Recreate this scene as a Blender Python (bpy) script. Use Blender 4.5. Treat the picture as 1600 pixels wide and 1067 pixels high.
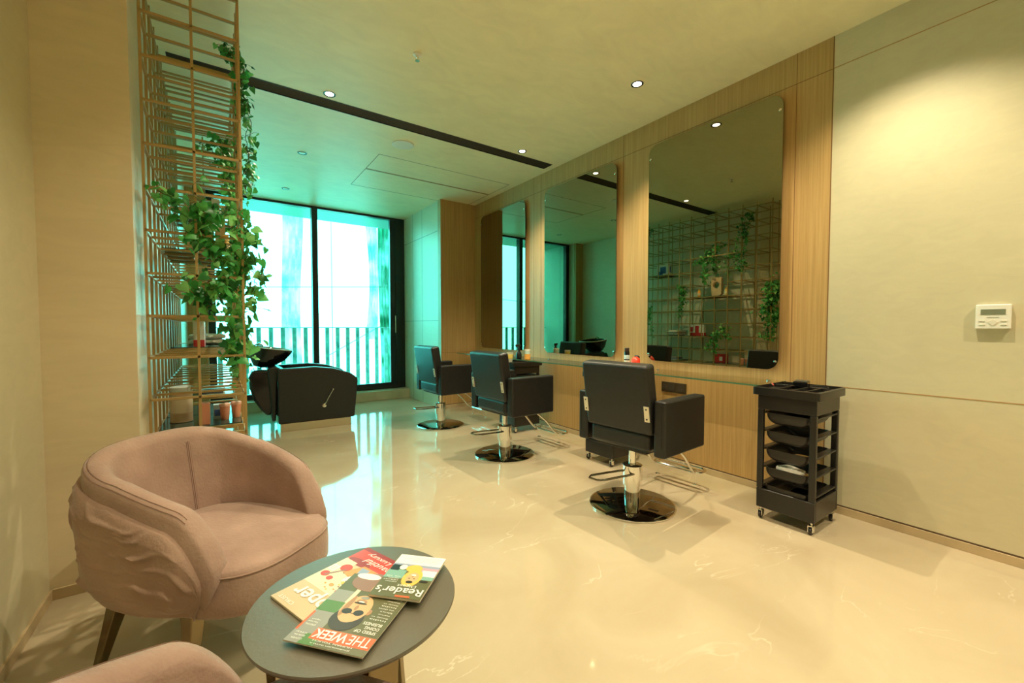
import bpy, math, random
from mathutils import Vector, Matrix, Euler
from mathutils import noise as mnoise

sc = bpy.context.scene
for o in list(bpy.data.objects): bpy.data.objects.remove(o)
COL = sc.collection
R = math.radians

# ------------------------------------------------------------------ camera
cam_d = bpy.data.cameras.new('camera'); cam = bpy.data.objects.new('camera', cam_d); COL.objects.link(cam)
cam_d.sensor_width = 36; cam_d.lens = 655.0/1600*36; cam_d.clip_start = .02
yaw, pit = R(35.1), R(-1.97)
fw = Vector((math.sin(yaw)*math.cos(pit), math.cos(yaw)*math.cos(pit), math.sin(pit)))
rt = Vector((math.cos(yaw), -math.sin(yaw), 0)); up = rt.cross(fw)
cam.matrix_world = Matrix.Translation((0, 0, 1.25)) @ Matrix((rt, up, -fw)).transposed().to_4x4()
sc.camera = cam

# ------------------------------------------------------------------ world, exposure
w = bpy.data.worlds.new('daylight'); sc.world = w; w.use_nodes = True
bg = w.node_tree.nodes['Background']
bg.inputs[1].default_value = 13.0
_t = w.node_tree; _c = _t.nodes.new('ShaderNodeTexCoord'); _s = _t.nodes.new('ShaderNodeSeparateXYZ'); _m = _t.nodes.new('ShaderNodeMapRange'); _r = _t.nodes.new('ShaderNodeValToRGB')
_t.links.new(_c.outputs['Generated'], _s.inputs[0]); _t.links.new(_s.outputs['Z'], _m.inputs['Value'])
_m.inputs['From Min'].default_value = -.36; _m.inputs['From Max'].default_value = -.12        # street level is darker than the open sky
_r.color_ramp.elements[0].color = (.12, .16, .15, 1); _r.color_ramp.elements[1].color = (.78, .96, 1.0, 1)
_t.links.new(_m.outputs[0], _r.inputs['Fac']); _t.links.new(_r.outputs['Color'], bg.inputs[0])
sc.view_settings.view_transform = 'Standard'; sc.view_settings.look = 'None'
sc.view_settings.exposure = 0.0; sc.view_settings.gamma = 1.0; sc.view_settings.use_curve_mapping = False

LAMP_COL = (1.0, .86, .59)
LAMP_W = 205.0

# ------------------------------------------------------------------ materials
MATS = {}
def nt(name):
    m = bpy.data.materials.new(name); m.use_nodes = True
    t = m.node_tree; b = t.nodes['Principled BSDF']
    MATS[name] = m
    return m, t, b
def setp(b, **k):
    for kk, v in k.items():
        key = kk.replace('_', ' ')
        if key in b.inputs: b.inputs[key].default_value = v
def mat(name, col, rough=.5, metal=0, var=0.0, scale=6, stretch=(1,1,1), bump=0, bscale=None, spec=.5, coat=0, detail=4, col2=None, sheen=0):
    m, t, b = nt(name)
    setp(b, Roughness=rough, Metallic=metal)
    b.inputs['Specular IOR Level'].default_value = spec
    b.inputs['Coat Weight'].default_value = coat
    if sheen: b.inputs['Sheen Weight'].default_value = sheen; b.inputs['Sheen Roughness'].default_value = .4
    tc = t.nodes.new('ShaderNodeTexCoord'); mp = t.nodes.new('ShaderNodeMapping'); mp.inputs['Scale'].default_value = stretch
    t.links.new(tc.outputs['Object'], mp.inputs['Vector'])
    no = t.nodes.new('ShaderNodeTexNoise'); no.inputs['Scale'].default_value = scale; no.inputs['Detail'].default_value = detail
    t.links.new(mp.outputs['Vector'], no.inputs['Vector'])
    rp = t.nodes.new('ShaderNodeValToRGB')
    rp.color_ramp.elements[0].position = .3; rp.color_ramp.elements[1].position = .7
    c2 = col2 if col2 else tuple(min(1, c*(1+var)) for c in col)
    c1 = col if col2 else tuple(c*(1-var) for c in col)
    rp.color_ramp.elements[0].color = (*c1, 1); rp.color_ramp.elements[1].color = (*c2, 1)
    t.links.new(no.outputs['Fac'], rp.inputs['Fac']); t.links.new(rp.outputs['Color'], b.inputs['Base Color'])
    if bump:
        n2 = t.nodes.new('ShaderNodeTexNoise'); n2.inputs['Scale'].default_value = bscale or scale*3; n2.inputs['Detail'].default_value = 5
        t.links.new(mp.outputs['Vector'], n2.inputs['Vector'])
        bp = t.nodes.new('ShaderNodeBump'); bp.inputs['Strength'].default_value = bump; bp.inputs['Distance'].default_value = .01
        t.links.new(n2.outputs['Fac'], bp.inputs['Height']); t.links.new(bp.outputs['Normal'], b.inputs['Normal'])
    return m
def plaster(name, col, var=.05, rough=.45):
    # trowelled stucco: broad clouds plus fine slanted strokes
    m, t, b = nt(name); setp(b, Roughness=rough); b.inputs['Specular IOR Level'].default_value = .35
    tc = t.nodes.new('ShaderNodeTexCoord')
    mp = t.nodes.new('ShaderNodeMapping'); mp.inputs['Scale'].default_value = (1, 1, 1); t.links.new(tc.outputs['Object'], mp.inputs['Vector'])
    mp2 = t.nodes.new('ShaderNodeMapping'); mp2.inputs['Scale'].default_value = (1.2, 2.2, 5); mp2.inputs['Rotation'].default_value = (.5, .1, .3)
    t.links.new(tc.outputs['Object'], mp2.inputs['Vector'])
    a = t.nodes.new('ShaderNodeTexNoise'); a.inputs['Scale'].default_value = 1.3; a.inputs['Detail'].default_value = 6; a.inputs['Distortion'].default_value = .6
    c = t.nodes.new('ShaderNodeTexNoise'); c.inputs['Scale'].default_value = 3.0; c.inputs['Detail'].default_value = 8; c.inputs['Distortion'].default_value = 1.4
    t.links.new(mp.outputs['Vector'], a.inputs['Vector']); t.links.new(mp2.outputs['Vector'], c.inputs['Vector'])
    mx = t.nodes.new('ShaderNodeMath'); mx.operation = 'ADD'; t.links.new(a.outputs['Fac'], mx.inputs[0]); t.links.new(c.outputs['Fac'], mx.inputs[1])
    mr = t.nodes.new('ShaderNodeMapRange'); mr.inputs['From Min'].default_value = .7; mr.inputs['From Max'].default_value = 1.3
    t.links.new(mx.outputs[0], mr.inputs['Value'])
    rp = t.nodes.new('ShaderNodeValToRGB')
    rp.color_ramp.elements[0].color = (*[x*(1-var) for x in col], 1); rp.color_ramp.elements[1].color = (*[min(1, x*(1+var)) for x in col], 1)
    t.links.new(mr.outputs[0], rp.inputs['Fac']); t.links.new(rp.outputs['Color'], b.inputs['Base Color'])
    bp = t.nodes.new('ShaderNodeBump'); bp.inputs['Strength'].default_value = .12; bp.inputs['Distance'].default_value = .004
    t.links.new(c.outputs['Fac'], bp.inputs['Height']); t.links.new(bp.outputs['Normal'], b.inputs['Normal'])
    return m
def wood(name, c1, c2, rough=.42):
    m, t, b = nt(name); setp(b, Roughness=rough); b.inputs['Specular IOR Level'].default_value = .4
    tc = t.nodes.new('ShaderNodeTexCoord'); mp = t.nodes.new('ShaderNodeMapping'); mp.inputs['Scale'].default_value = (60, 60, .8)
    t.links.new(tc.outputs['Object'], mp.inputs['Vector'])
    a = t.nodes.new('ShaderNodeTexNoise'); a.inputs['Scale'].default_value = 1.6; a.inputs['Detail'].default_value = 6; a.inputs['Roughness'].default_value = .7
    t.links.new(mp.outputs['Vector'], a.inputs['Vector'])
    rp = t.nodes.new('ShaderNodeValToRGB'); rp.color_ramp.elements[0].position = .32; rp.color_ramp.elements[1].position = .68
    rp.color_ramp.elements[0].color = (*c1, 1); rp.color_ramp.elements[1].color = (*c2, 1)
    t.links.new(a.outputs['Fac'], rp.inputs['Fac']); t.links.new(rp.outputs['Color'], b.inputs['Base Color'])
    return m
def marble(name):
    m, t, b = nt(name); setp(b, Roughness=.06); b.inputs['Specular IOR Level'].default_value = .6
    tc = t.nodes.new('ShaderNodeTexCoord')
    a = t.nodes.new('ShaderNodeTexNoise'); a.inputs['Scale'].default_value = 1.6; a.inputs['Detail'].default_value = 8; a.inputs['Distortion'].default_value = .8
    t.links.new(tc.outputs['Object'], a.inputs['Vector'])
    rp = t.nodes.new('ShaderNodeValToRGB'); rp.color_ramp.elements[0].position = .3; rp.color_ramp.elements[1].position = .72
    rp.color_ramp.elements[0].color = (.42, .335, .215, 1); rp.color_ramp.elements[1].color = (.50, .415, .285, 1)
    t.links.new(a.outputs['Fac'], rp.inputs['Fac'])
    # pale veins where a warped noise crosses its midline, broken up by a second noise
    mp = t.nodes.new('ShaderNodeMapping'); mp.inputs['Rotation'].default_value = (0, 0, .6); mp.inputs['Scale'].default_value = (.9, 2.0, 1)
    t.links.new(tc.outputs['Object'], mp.inputs['Vector'])
    v = t.nodes.new('ShaderNodeTexNoise'); v.inputs['Scale'].default_value = .9; v.inputs['Detail'].default_value = 6; v.inputs['Distortion'].default_value = 1.2
    t.links.new(mp.outputs['Vector'], v.inputs['Vector'])
    s = t.nodes.new('ShaderNodeMath'); s.operation = 'SUBTRACT'; s.inputs[1].default_value = .5; t.links.new(v.outputs['Fac'], s.inputs[0])
    ab = t.nodes.new('ShaderNodeMath'); ab.operation = 'ABSOLUTE'; t.links.new(s.outputs[0], ab.inputs[0])
    mr = t.nodes.new('ShaderNodeMapRange'); mr.inputs['From Min'].default_value = .0; mr.inputs['From Max'].default_value = .0045
    mr.inputs['To Min'].default_value = 1; mr.inputs['To Max'].default_value = 0; t.links.new(ab.outputs[0], mr.inputs['Value'])
    k = t.nodes.new('ShaderNodeTexNoise'); k.inputs['Scale'].default_value = 2.3; t.links.new(tc.outputs['Object'], k.inputs['Vector'])
    kr = t.nodes.new('ShaderNodeMapRange'); kr.inputs['From Min'].default_value = .5; kr.inputs['From Max'].default_value = .68; t.links.new(k.outputs['Fac'], kr.inputs['Value'])
    mu = t.nodes.new('ShaderNodeMath'); mu.operation = 'MULTIPLY'; t.links.new(mr.outputs[0], mu.inputs[0]); t.links.new(kr.outputs[0], mu.inputs[1])
    mx = t.nodes.new('ShaderNodeMix'); mx.data_type = 'RGBA'; mx.inputs['B'].default_value = (.60, .52, .385, 1)
    t.links.new(mu.outputs[0], mx.inputs['Factor']); t.links.new(rp.outputs['Color'], mx.inputs['A'])
    t.links.new(mx.outputs['Result'], b.inputs['Base Color'])
    return m
def emis(name, col, s):
    m, t, b = nt(name); setp(b, Roughness=.5); b.inputs['Base Color'].default_value = (*col, 1)
    b.inputs['Emission Color'].default_value = (*col, 1); b.inputs['Emission Strength'].default_value = s
    return m
def glassy(name, tint, refl=.06, rough=0.0):
    # thin pane: coloured transmission plus a mirror-like surface reflection
    m = bpy.data.materials.new(name); m.use_nodes = True; t = m.node_tree; t.nodes.clear(); MATS[name] = m
    o = t.nodes.new('ShaderNodeOutputMaterial'); tr = t.nodes.new('ShaderNodeBsdfTransparent'); tr.inputs[0].default_value = (*tint, 1)
    g = t.nodes.new('ShaderNodeBsdfGlossy'); g.inputs['Roughness'].default_value = rough; g.inputs[0].default_value = (1, 1, 1, 1)
    fr = t.nodes.new('ShaderNodeFresnel'); fr.inputs[0].default_value = 1.45
    mx = t.nodes.new('ShaderNodeMixShader'); t.links.new(fr.outputs[0], mx.inputs[0]); t.links.new(tr.outputs[0], mx.inputs[1]); t.links.new(g.outputs[0], mx.inputs[2])
    t.links.new(mx.outputs[0], o.inputs[0]); return m
def leafmat(name, col, col2, trans=.35):
    m, t, b = nt(name); setp(b, Roughness=.42)
    tc = t.nodes.new('ShaderNodeTexCoord'); no = t.nodes.new('ShaderNodeTexNoise'); no.inputs['Scale'].default_value = 14
    t.links.new(tc.outputs['Object'], no.inputs['Vector'])
    rp = t.nodes.new('ShaderNodeValToRGB'); rp.color_ramp.elements[0].position = .35; rp.color_ramp.elements[1].position = .65
    rp.color_ramp.elements[0].color = (*col, 1); rp.color_ramp.elements[1].color = (*col2, 1)
    t.links.new(no.outputs['Fac'], rp.inputs['Fac']); t.links.new(rp.outputs['Color'], b.inputs['Base Color'])
    tl = t.nodes.new('ShaderNodeBsdfTranslucent'); t.links.new(rp.outputs['Color'], tl.inputs[0])
    mx = t.nodes.new('ShaderNodeMixShader'); mx.inputs[0].default_value = trans
    t.links.new(b.outputs[0], mx.inputs[1]); t.links.new(tl.outputs[0], mx.inputs[2]); t.links.new(mx.outputs[0], t.nodes['Material Output'].inputs[0])
    return m
def netmat(name, col, alpha):
    m = bpy.data.materials.new(name); m.use_nodes = True; t = m.node_tree; t.nodes.clear(); MATS[name] = m
    o = t.nodes.new('ShaderNodeOutputMaterial'); tr = t.nodes.new('ShaderNodeBsdfTransparent')
    d = t.nodes.new('ShaderNodeBsdfDiffuse'); d.inputs[0].default_value = (*col, 1)
    l = t.nodes.new('ShaderNodeBsdfTranslucent'); l.inputs[0].default_value = (*col, 1)
    tc = t.nodes.new('ShaderNodeTexCoord'); no = t.nodes.new('ShaderNodeTexNoise'); no.inputs['Scale'].default_value = 2.5; no.inputs['Detail'].default_value = 5
    t.links.new(tc.outputs['Object'], no.inputs['Vector'])
    mr = t.nodes.new('ShaderNodeMapRange'); mr.inputs['To Min'].default_value = max(0, alpha-.3); mr.inputs['To Max'].default_value = min(1, alpha+.3)
    mr.inputs['From Min'].default_value = .3; mr.inputs['From Max'].default_value = .7
    t.links.new(no.outputs['Fac'], mr.inputs['Value'])
    a = t.nodes.new('ShaderNodeMixShader'); a.inputs[0].default_value = .6; t.links.new(d.outputs[0], a.inputs[1]); t.links.new(l.outputs[0], a.inputs[2])
    mx = t.nodes.new('ShaderNodeMixShader'); t.links.new(mr.outputs[0], mx.inputs[0]); t.links.new(tr.outputs[0], mx.inputs[1]); t.links.new(a.outputs[0], mx.inputs[2])
    t.links.new(mx.outputs[0], o.inputs[0]); return m

M_wall = plaster('wall_plaster', (.60, .54, .365))
M_pil = plaster('pillar_plaster', (.74, .62, .42))
M_ceil = plaster('ceiling_plaster', (.90, .82, .54), .06)
M_floor = marble('polished_marble')
M_kerb = mat('marble_skirting', (.50, .38, .22), .3, var=.15, scale=5)
M_wood = wood('oak_veneer', (.40, .24, .085), (.56, .36, .145))
M_groove = mat('groove', (.10, .06, .03), .8)
M_groove2 = mat('warm_groove', (.42, .24, .09), .6)
M_end = plaster('painted_panel', (.66, .60, .42), .03, .35)
M_black = mat('black_frame', (.012, .014, .015), .35)
M_mirror = nt('bronze_mirror'); setp(M_mirror[2], Roughness=.0, Metallic=1.0); M_mirror[2].inputs['Base Color'].default_value = (.315, .30, .20, 1); M_mirror = M_mirror[0]
M_mback = mat('mirror_edge', (.05, .05, .03), .4)
M_chrome = nt('chrome'); setp(M_chrome[2], Roughness=.07, Metallic=1.0); M_chrome[2].inputs['Base Color'].default_value = (.86, .85, .82, 1); M_chrome = M_chrome[0]
M_disc = nt('dark_chrome'); setp(M_disc[2], Roughness=.05, Metallic=1.0); M_disc[2].inputs['Base Color'].default_value = (.34, .30, .26, 1); M_disc = M_disc[0]
M_bronze = nt('bronze_metal'); setp(M_bronze[2], Roughness=.16, Metallic=1.0); M_bronze[2].inputs['Base Color'].default_value = (.30, .235, .14, 1); M_bronze = M_bronze[0]
M_leather = mat('black_leather', (.011, .011, .0105), .38, var=.2, scale=30, bump=.15, bscale=260, spec=.55)
M_plastic = mat('black_plastic', (.016, .014, .012), .30, spec=.5)
M_gloss = mat('black_gloss', (.008, .008, .009), .08, spec=.6)
M_suede = mat('mauve_suede', (.30, .195, .155), .85, scale=4, bump=.25, bscale=90, detail=8, col2=(.48, .33, .27), sheen=.35, spec=.2)
M_suede2 = mat('mauve_suede_wrap', (.30, .195, .15), .85, scale=4, bump=.25, bscale=90, detail=8, col2=(.41, .275, .215), sheen=.3, spec=.2)
M_thread = mat('brown_thread', (.22, .12, .085), .8)
M_brass = mat('gold_painted_steel', (.46, .31, .12), .38, metal=.35, var=.05, scale=3)
M_tabletop = mat('table_top', (.125, .112, .078), .38, var=.12, scale=3, bump=.05, bscale=120)
M_white = mat('white_plastic', (.82, .80, .72), .4)
M_glass = glassy('tinted_window_glass', (.37, .96, .88))
M_shelfglass = glassy('clear_glass', (.94, .96, .90))
M_shelfedge = mat('green_glass_edge', (.10, .22, .12), .1)
M_stem = mat('vine_stem', (.10, .13, .03), .7)
M_leafA = leafmat('ivy_leaf_deep', (.015, .12, .03), (.04, .24, .05))
M_leafB = leafmat('ivy_leaf_mid', (.05, .33, .07), (.10, .46, .10))
M_leafC = leafmat('ivy_leaf_pale', (.16, .52, .12), (.30, .66, .22))
M_lamp = emis('lamp_glow', (1, .93, .78), 14)
M_dimlamp = mat('unlit_lamp', (.75, .74, .66), .3)
M_concrete = mat('baluster_concrete', (.42, .45, .43), .8, var=.4, scale=9, detail=6)
M_balc = plaster('balcony_render', (.34, .36, .33))
M_net = netmat('green_netting', (.05, .50, .32), .42)
M_netd = netmat('green_netting_folded', (.02, .34, .20), .80)
def flat(name, c, r=.5): return MATS.get(name) or mat(name, c, r)

# ------------------------------------------------------------------ mesh builder
class MB:
    def __init__(s): s.v = []; s.f = []; s.m = []
    def add(s, vs, fs, mi=0):
        n = len(s.v); s.v += [tuple(v) for v in vs]; s.f += [tuple(i+n for i in f) for f in fs]; s.m += [mi]*len(fs); return s
    def box(s, x0, x1, y0, y1, z0, z1, mi=0, M=None):
        vs = [Vector((x, y, z)) for z in (z0, z1) for x, y in ((x0, y0), (x1, y0), (x1, y1), (x0, y1))]
        if M: vs = [M @ v for v in vs]
        return s.add(vs, [(0,3,2,1), (4,5,6,7), (0,1,5,4), (1,2,6,5), (2,3,7,6), (3,0,4,7)], mi)
    def bar(s, a, b, wd, ht=None, mi=0, upv=(0,0,1)):
        a = Vector(a); b = Vector(b); ht = ht or wd; d = (b-a).normalized(); u = Vector(upv)
        if abs(d.dot(u)) > .98: u = Vector((1,0,0))
        x = d.cross(u).normalized(); y = x.cross(d)
        vs = [p + x*sx*wd/2 + y*sy*ht/2 for p in (a, b) for sx, sy in ((-1,-1),(1,-1),(1,1),(-1,1))]
        return s.add(vs, [(0,1,2,3), (7,6,5,4), (0,4,5,1), (1,5,6,2), (2,6,7,3), (3,7,4,0)], mi)
    def tube(s, pts, r, n=8, closed=False, mi=0):
        pts = [Vector(p) for p in pts]; N = len(pts); rr = r if isinstance(r, (list, tuple)) else [r]*N
        vs = []; prev = None
        for i, p in enumerate(pts):
            if closed: d = pts[(i+1) % N]-pts[i-1]
            else: d = pts[min(i+1, N-1)]-pts[max(i-1, 0)]
            d.normalize()
            if prev is None:
                u = Vector((0,0,1)) if abs(d.z) < .9 else Vector((1,0,0))
                x = d.cross(u).normalized()
            else:
                x = (prev - d*prev.dot(d))
                x = x.normalized() if x.length > 1e-6 else d.orthogonal().normalized()
            prev = x; y = d.cross(x)
            vs += [p + (x*math.cos(2*math.pi*k/n)+y*math.sin(2*math.pi*k/n))*rr[i] for k in range(n)]
        fs = []
        for i in range(N if closed else N-1):
            j = (i+1) % N
            for k in range(n):
                k2 = (k+1) % n; fs.append((i*n+k, i*n+k2, j*n+k2, j*n+k))
        if not closed: fs += [tuple(range(n))[::-1], tuple((N-1)*n+k for k in range(n))]
        return s.add(vs, fs, mi)
    def lathe(s, prof, c=(0,0,0), n=32, mi=0, M=None):
        c = Vector(c); vs = []
        for r, z in prof:
            for k in range(n):
                a = 2*math.pi*k/n; v = Vector((r*math.cos(a), r*math.sin(a), z)); v = (M @ v) if M else v; vs.append(v+c)
        fs = []
        for i in range(len(prof)-1):
            for k in range(n):
                k2 = (k+1) % n; fs.append((i*n+k, i*n+k2, (i+1)*n+k2, (i+1)*n+k))
        fs.append(tuple(range(n))[::-1]); fs.append(tuple((len(prof)-1)*n+k for k in range(n)))
        return s.add(vs, fs, mi)
    def prism(s, poly, fn, mi=0):
        # poly: 2-D outline; fn(u, v, t) -> 3-D point, t in (0,1) for the two faces
        n = len(poly); vs = [fn(u, v, 0) for u, v in poly]+[fn(u, v, 1) for u, v in poly]
        fs = [tuple(range(n))[::-1], tuple(range(n, 2*n))]+[(i, (i+1) % n, n+(i+1) % n, n+i) for i in range(n)]
        return s.add(vs, fs, mi)
    def rings(s, rings, mi=0, cap=True, closed=True):
        n = len(rings[0]); vs = [p for r in rings for p in r]; fs = []
        for i in range(len(rings)-1):
            for k in range(n if closed else n-1):
                k2 = (k+1) % n; fs.append((i*n+k, i*n+k2, (i+1)*n+k2, (i+1)*n+k))
        if cap: fs += [tuple(range(n))[::-1], tuple((len(rings)-1)*n+k for k in range(n))]
        return s.add(vs, fs, mi)
    def build(s, name, mats, parent=None, smooth=True, bevel=0, seg=2, angle=38):
        me = bpy.data.meshes.new(name); me.from_pydata(s.v, [], s.f)
        for m in (mats if isinstance(mats, (list, tuple)) else [mats]): me.materials.append(m)
        me.polygons.foreach_set('material_index', s.m); me.validate(); 
        import bmesh
        b = bmesh.new(); b.from_mesh(me); bmesh.ops.recalc_face_normals(b, faces=b.faces); b.to_mesh(me); b.free()
        if smooth:
            me.polygons.foreach_set('use_smooth', [True]*len(me.polygons)); me.set_sharp_from_angle(angle=R(angle))
        o = bpy.data.objects.new(name, me); COL.objects.link(o)
        if parent: o.parent = parent
        if bevel:
            md = o.modifiers.new('bevel', 'BEVEL'); md.width = bevel; md.segments = seg; md.limit_method = 'ANGLE'; md.angle_limit = R(40); md.harden_normals = True
        return o

def thing(name, label, cat, loc=(0,0,0), rz=0, group=None):
    o = bpy.data.objects.new(name, None); COL.objects.link(o); o.location = loc; o.rotation_euler = (0, 0, rz); o.empty_display_size = .1
    return tag(o, label, cat, group)
def tag(o, label, cat, group=None, kind=None):
    o['label'] = label; o['category'] = cat
    if group: o['group'] = group
    if kind: o['kind'] = kind
    return o
def struct(o): o['kind'] = 'structure'; return o
def copy_tree(o, parent=None):
    c = o.copy(); COL.objects.link(c)
    if parent: c.parent = parent
    for ch in list(o.children): copy_tree(ch, c)
    return c
def B(name, box, m, parent=None, bevel=0, **k):
    return MB().box(*box).build(name, m, parent, bevel=bevel, **k)
def rrect(x0, x1, y0, y1, r, n=6):
    pts = []
    for cx, cy, a0 in ((x1-r, y1-r, 0), (x0+r, y1-r, 90), (x0+r, y0+r, 180), (x1-r, y0+r, 270)):
        for k in range(n+1):
            a = R(a0+90*k/n); pts.append((cx+r*math.cos(a), cy+r*math.sin(a)))
    return pts
def text(s, name, m, parent, origin, ux, vy, height, width=None, shear=0, lift=.0003, bold=0):
    # one line of lettering lying in the plane spanned by ux, vy
    cu = bpy.data.curves.new(name, 'FONT'); cu.body = s; cu.size = 1; cu.resolution_u = 3; cu.shear = shear; cu.offset = bold
    to = bpy.data.objects.new('tmp', cu); COL.objects.link(to)
    dg = bpy.context.evaluated_depsgraph_get(); dg.update()
    me = bpy.data.meshes.new_from_object(to.evaluated_get(dg)); bpy.data.objects.remove(to)
    xs = [v.co.x for v in me.vertices]; ys = [v.co.y for v in me.vertices]
    x0, x1, y0, y1 = min(xs), max(xs), min(ys), max(ys)
    ux = Vector(ux).normalized(); vy = Vector(vy).normalized(); nz = ux.cross(vy)
    ky = height/(y1-y0); kx = width/(x1-x0) if width else ky
    for v in me.vertices:
        v.co = Vector(origin)+ux*(v.co.x-x0)*kx+vy*(v.co.y-y0)*ky+nz*lift
    me.name = name; me.materials.clear(); me.materials.append(m)
    o = bpy.data.objects.new(name, me); COL.objects.link(o); o.parent = parent
    return o

# ------------------------------------------------------------------ the setting
XR = 3.39; XL = -.65; XP = -.325; H = 3.18; YP = 2.75; YW = 7.40; YB = -2.7; XE = 2.79; YE = 5.85; XLE = -.10; YLE = 7.12
struct(B('floor', (XL-.1, XR+.1, YB-.1, YW, -.1, 0), M_floor))
b = MB()
b.box(XL-.1, XR+.1, YB-.1, 3.855, H, H+.1); b.box(XL-.1, XR+.1, 4.02, YW, H, H+.1)
b.box(XL-.1, -.26, 3.855, 4.02, H, H+.1); b.box(3.30, XR+.1, 3.855, 4.02, H, H+.1)
struct(b.build('ceiling', M_ceil))
b = MB(); b.box(XR, XR+.1, YB, 1.10, .06, H); struct(b.build('wall_right', M_wall))
b = MB(); b.box(XR, XR+.1, 1.10, YE, .055, H); struct(b.build('wall_right_oak', M_wood))
struct(B('wall_right_return', (XE+.0, XR, YE, YE+.1, .055, H), M_wood))
struct(B('wall_right_end', (XE, XE+.1, YE+.1, YW, .0, H), M_end))
struct(B('wall_left', (XL-.1, XL, YB, YP, .05, H), M_wall))
struct(B('wall_left_pillar', (XL-.1, XP, YP, YP+.45, .05, H), M_pil))
struct(B('wall_left_recess', (XP-.1, XP, YP+.45, YLE, .05, H), plaster('recess_plaster_lit', (.74, .70, .54))))  # paler copy of the wall plaster, teal window light put into its colour
struct(B('wall_left_return', (XP-.1, XLE, YLE, YLE+.06, 0, H), M_wood))
struct(B('wall_left_end', (XLE-.1, XLE, YLE+.06, YW, 0, H), M_end))
struct(B('wall_back', (XL, XR, YB-.1, YB, 0, H), M_wall))
# skirtings, with a fine dark shadow gap above
def skirt(name, x0, x1, y0, y1):
    struct(B(name, (x0, x1, y0, y1, 0, .05), M_kerb, bevel=.002))
skirt('baseboard_right', XR-.006, XR+.1, YB, YE)
skirt('baseboard_right_return', XE, XR-.006, YE-.006, YE+.1)
skirt('baseboard_left', XL-.1, XL+.010, YB, YP)
skirt('baseboard_pillar', XL-.1, XP+.01, YP-.010, YP+.45)
skirt('baseboard_recess', XP-.1, XP+.01, YP+.45, YLE)
b = MB(); b.box(XR-.001, XR+.02, YB, YE, .05, .06); b.box(XE, XR, YE-.001, YE+.02, .05, .058); struct(b.build('trim_1', M_groove))
# grooves between the panels of the right wall
b = MB()
g = .0035
b.box(XR-.0012, XR, YB, 1.10, 2.968-g/2, 2.968+g); b.box(XR-.0012, XR, YB, 1.10, .850-g/2, .850+g)
struct(b.build('trim_2', M_groove2))
b = MB()
for y in (1.315, 2.86, 4.18, 4.33, 5.72): b.box(XR-.0012, XR, y, y+g, .056, H)
b.box(XR-.0012, XR, 1.10, YE, 2.966, 2.970); b.box(XR-.0015, XR, 1.098, 1.104, .056, H)
b.box(XE, XR, YE-.001, YE, .855, .859)
struct(b.build('trim_3', mat('oak_groove', (.22, .11, .04), .8)))
b = MB()
for y in (6.55, 6.95): b.box(XE-.001, XE, y, y+.006, 0, H)
for z in (1.35, 2.72): b.box(XE-.001, XE, YE+.1, YW, z, z+.006)
struct(b.build('trim_4', mat('panel_groove', (.16, .18, .14), .8)))
# ceiling access panel outline
b = MB(); t_ = .006
b.box(1.515, 1.515+t_, 4.735, 5.95, H-.0012, H); b.box(1.515, 3.28, 4.735, 4.735+t_, H-.0012, H)
b.box(1.515, 3.28, 5.95-t_, 5.95, H-.0012, H); b.box(3.275, 3.28, 4.735, 5.95, H-.0012, H)
b.box(1.515, 3.27, 5.24, 5.275, H-.0012, H, 1)
struct(b.build('trim_5', [mat('ceiling_groove', (.20, .15, .08), .8), M_groove2]))
# window kerb
struct(B('trim_6', (XLE, XE, 7.14, YW+.12, 0, .155), mat('window_kerb', (.56, .46, .30), .35, var=.12, scale=4), bevel=.004))

# ------------------------------------------------------------------ window and balcony
wn = bpy.data.objects.new('window_1', None); COL.objects.link(wn); wn['kind'] = 'structure'; wn.location = (0, 0, 0)
b = MB(); y0, y1 = YW-.05, YW+.05
b.box(XLE, XE, y0, y1, .155, .235); b.box(XLE, XE, y0, y1, H-.035, H)
b.box(XLE, XLE+.09, y0, y1, .235, H-.035); b.box(2.62, XE, y0, y1, .235, H-.035)
b.build('window_frame', M_black, wn, bevel=.003)
b = MB(); b.box(1.262, 1.348, y0-.01, y1+.01, .235, H-.035); b.build('mullion', M_black, wn, bevel=.003)
b = MB(); b.box(2.53, 2.62, y0+.015, y1-.015, .235, H-.035); b.box(1.348, 2.53, y0+.015, y1-.015, .235, .262); b.build('sash', M_black, wn, bevel=.002)
b = MB(); b.box(2.60, 2.615, y0-.03, y0, 1.15, 1.45); b.build('handle', M_chrome, wn, bevel=.003)
b = MB(); b.box(XLE+.09, 1.262, YW-.004, YW+.004, .235, H-.035); b.build('pane', M_glass, wn)
b = MB(); b.box(1.348, 2.53, YW-.004, YW+.004, .262, H-.035); b.build('pane', M_glass, wn)

b = MB(); b.box(-1.2, 4.0, YW+.12, 8.35, -.1, .02); b.box(-1.2, 4.0, YW, 8.25, H+.0, H+.12); b.box(-1.2, XLE, YW, YW+.12, 0, H); b.box(XE, 4, YW, YW+.12, 0, H); b.box(XLE-.12, XLE, YW+.12, 8.45, .02, H)
struct(b.build('wall_balcony', M_balc))
rail = thing('balcony_railing', 'railing of upright grey slats outside the tall window', 'railing', (0, 8.2, .02))
for i in range(24):
    x = -.865+i*.179
    b = MB(); b.box(x-.033, x+.033, -.012, .012, 0, 1.215); b.build('slat', M_concrete, rail, bevel=.002)
b = MB(); b.box(-1.0, 3.6, -.02, .02, 1.215, 1.228); b.build('top_rail', M_concrete, rail, bevel=.002)

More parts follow.
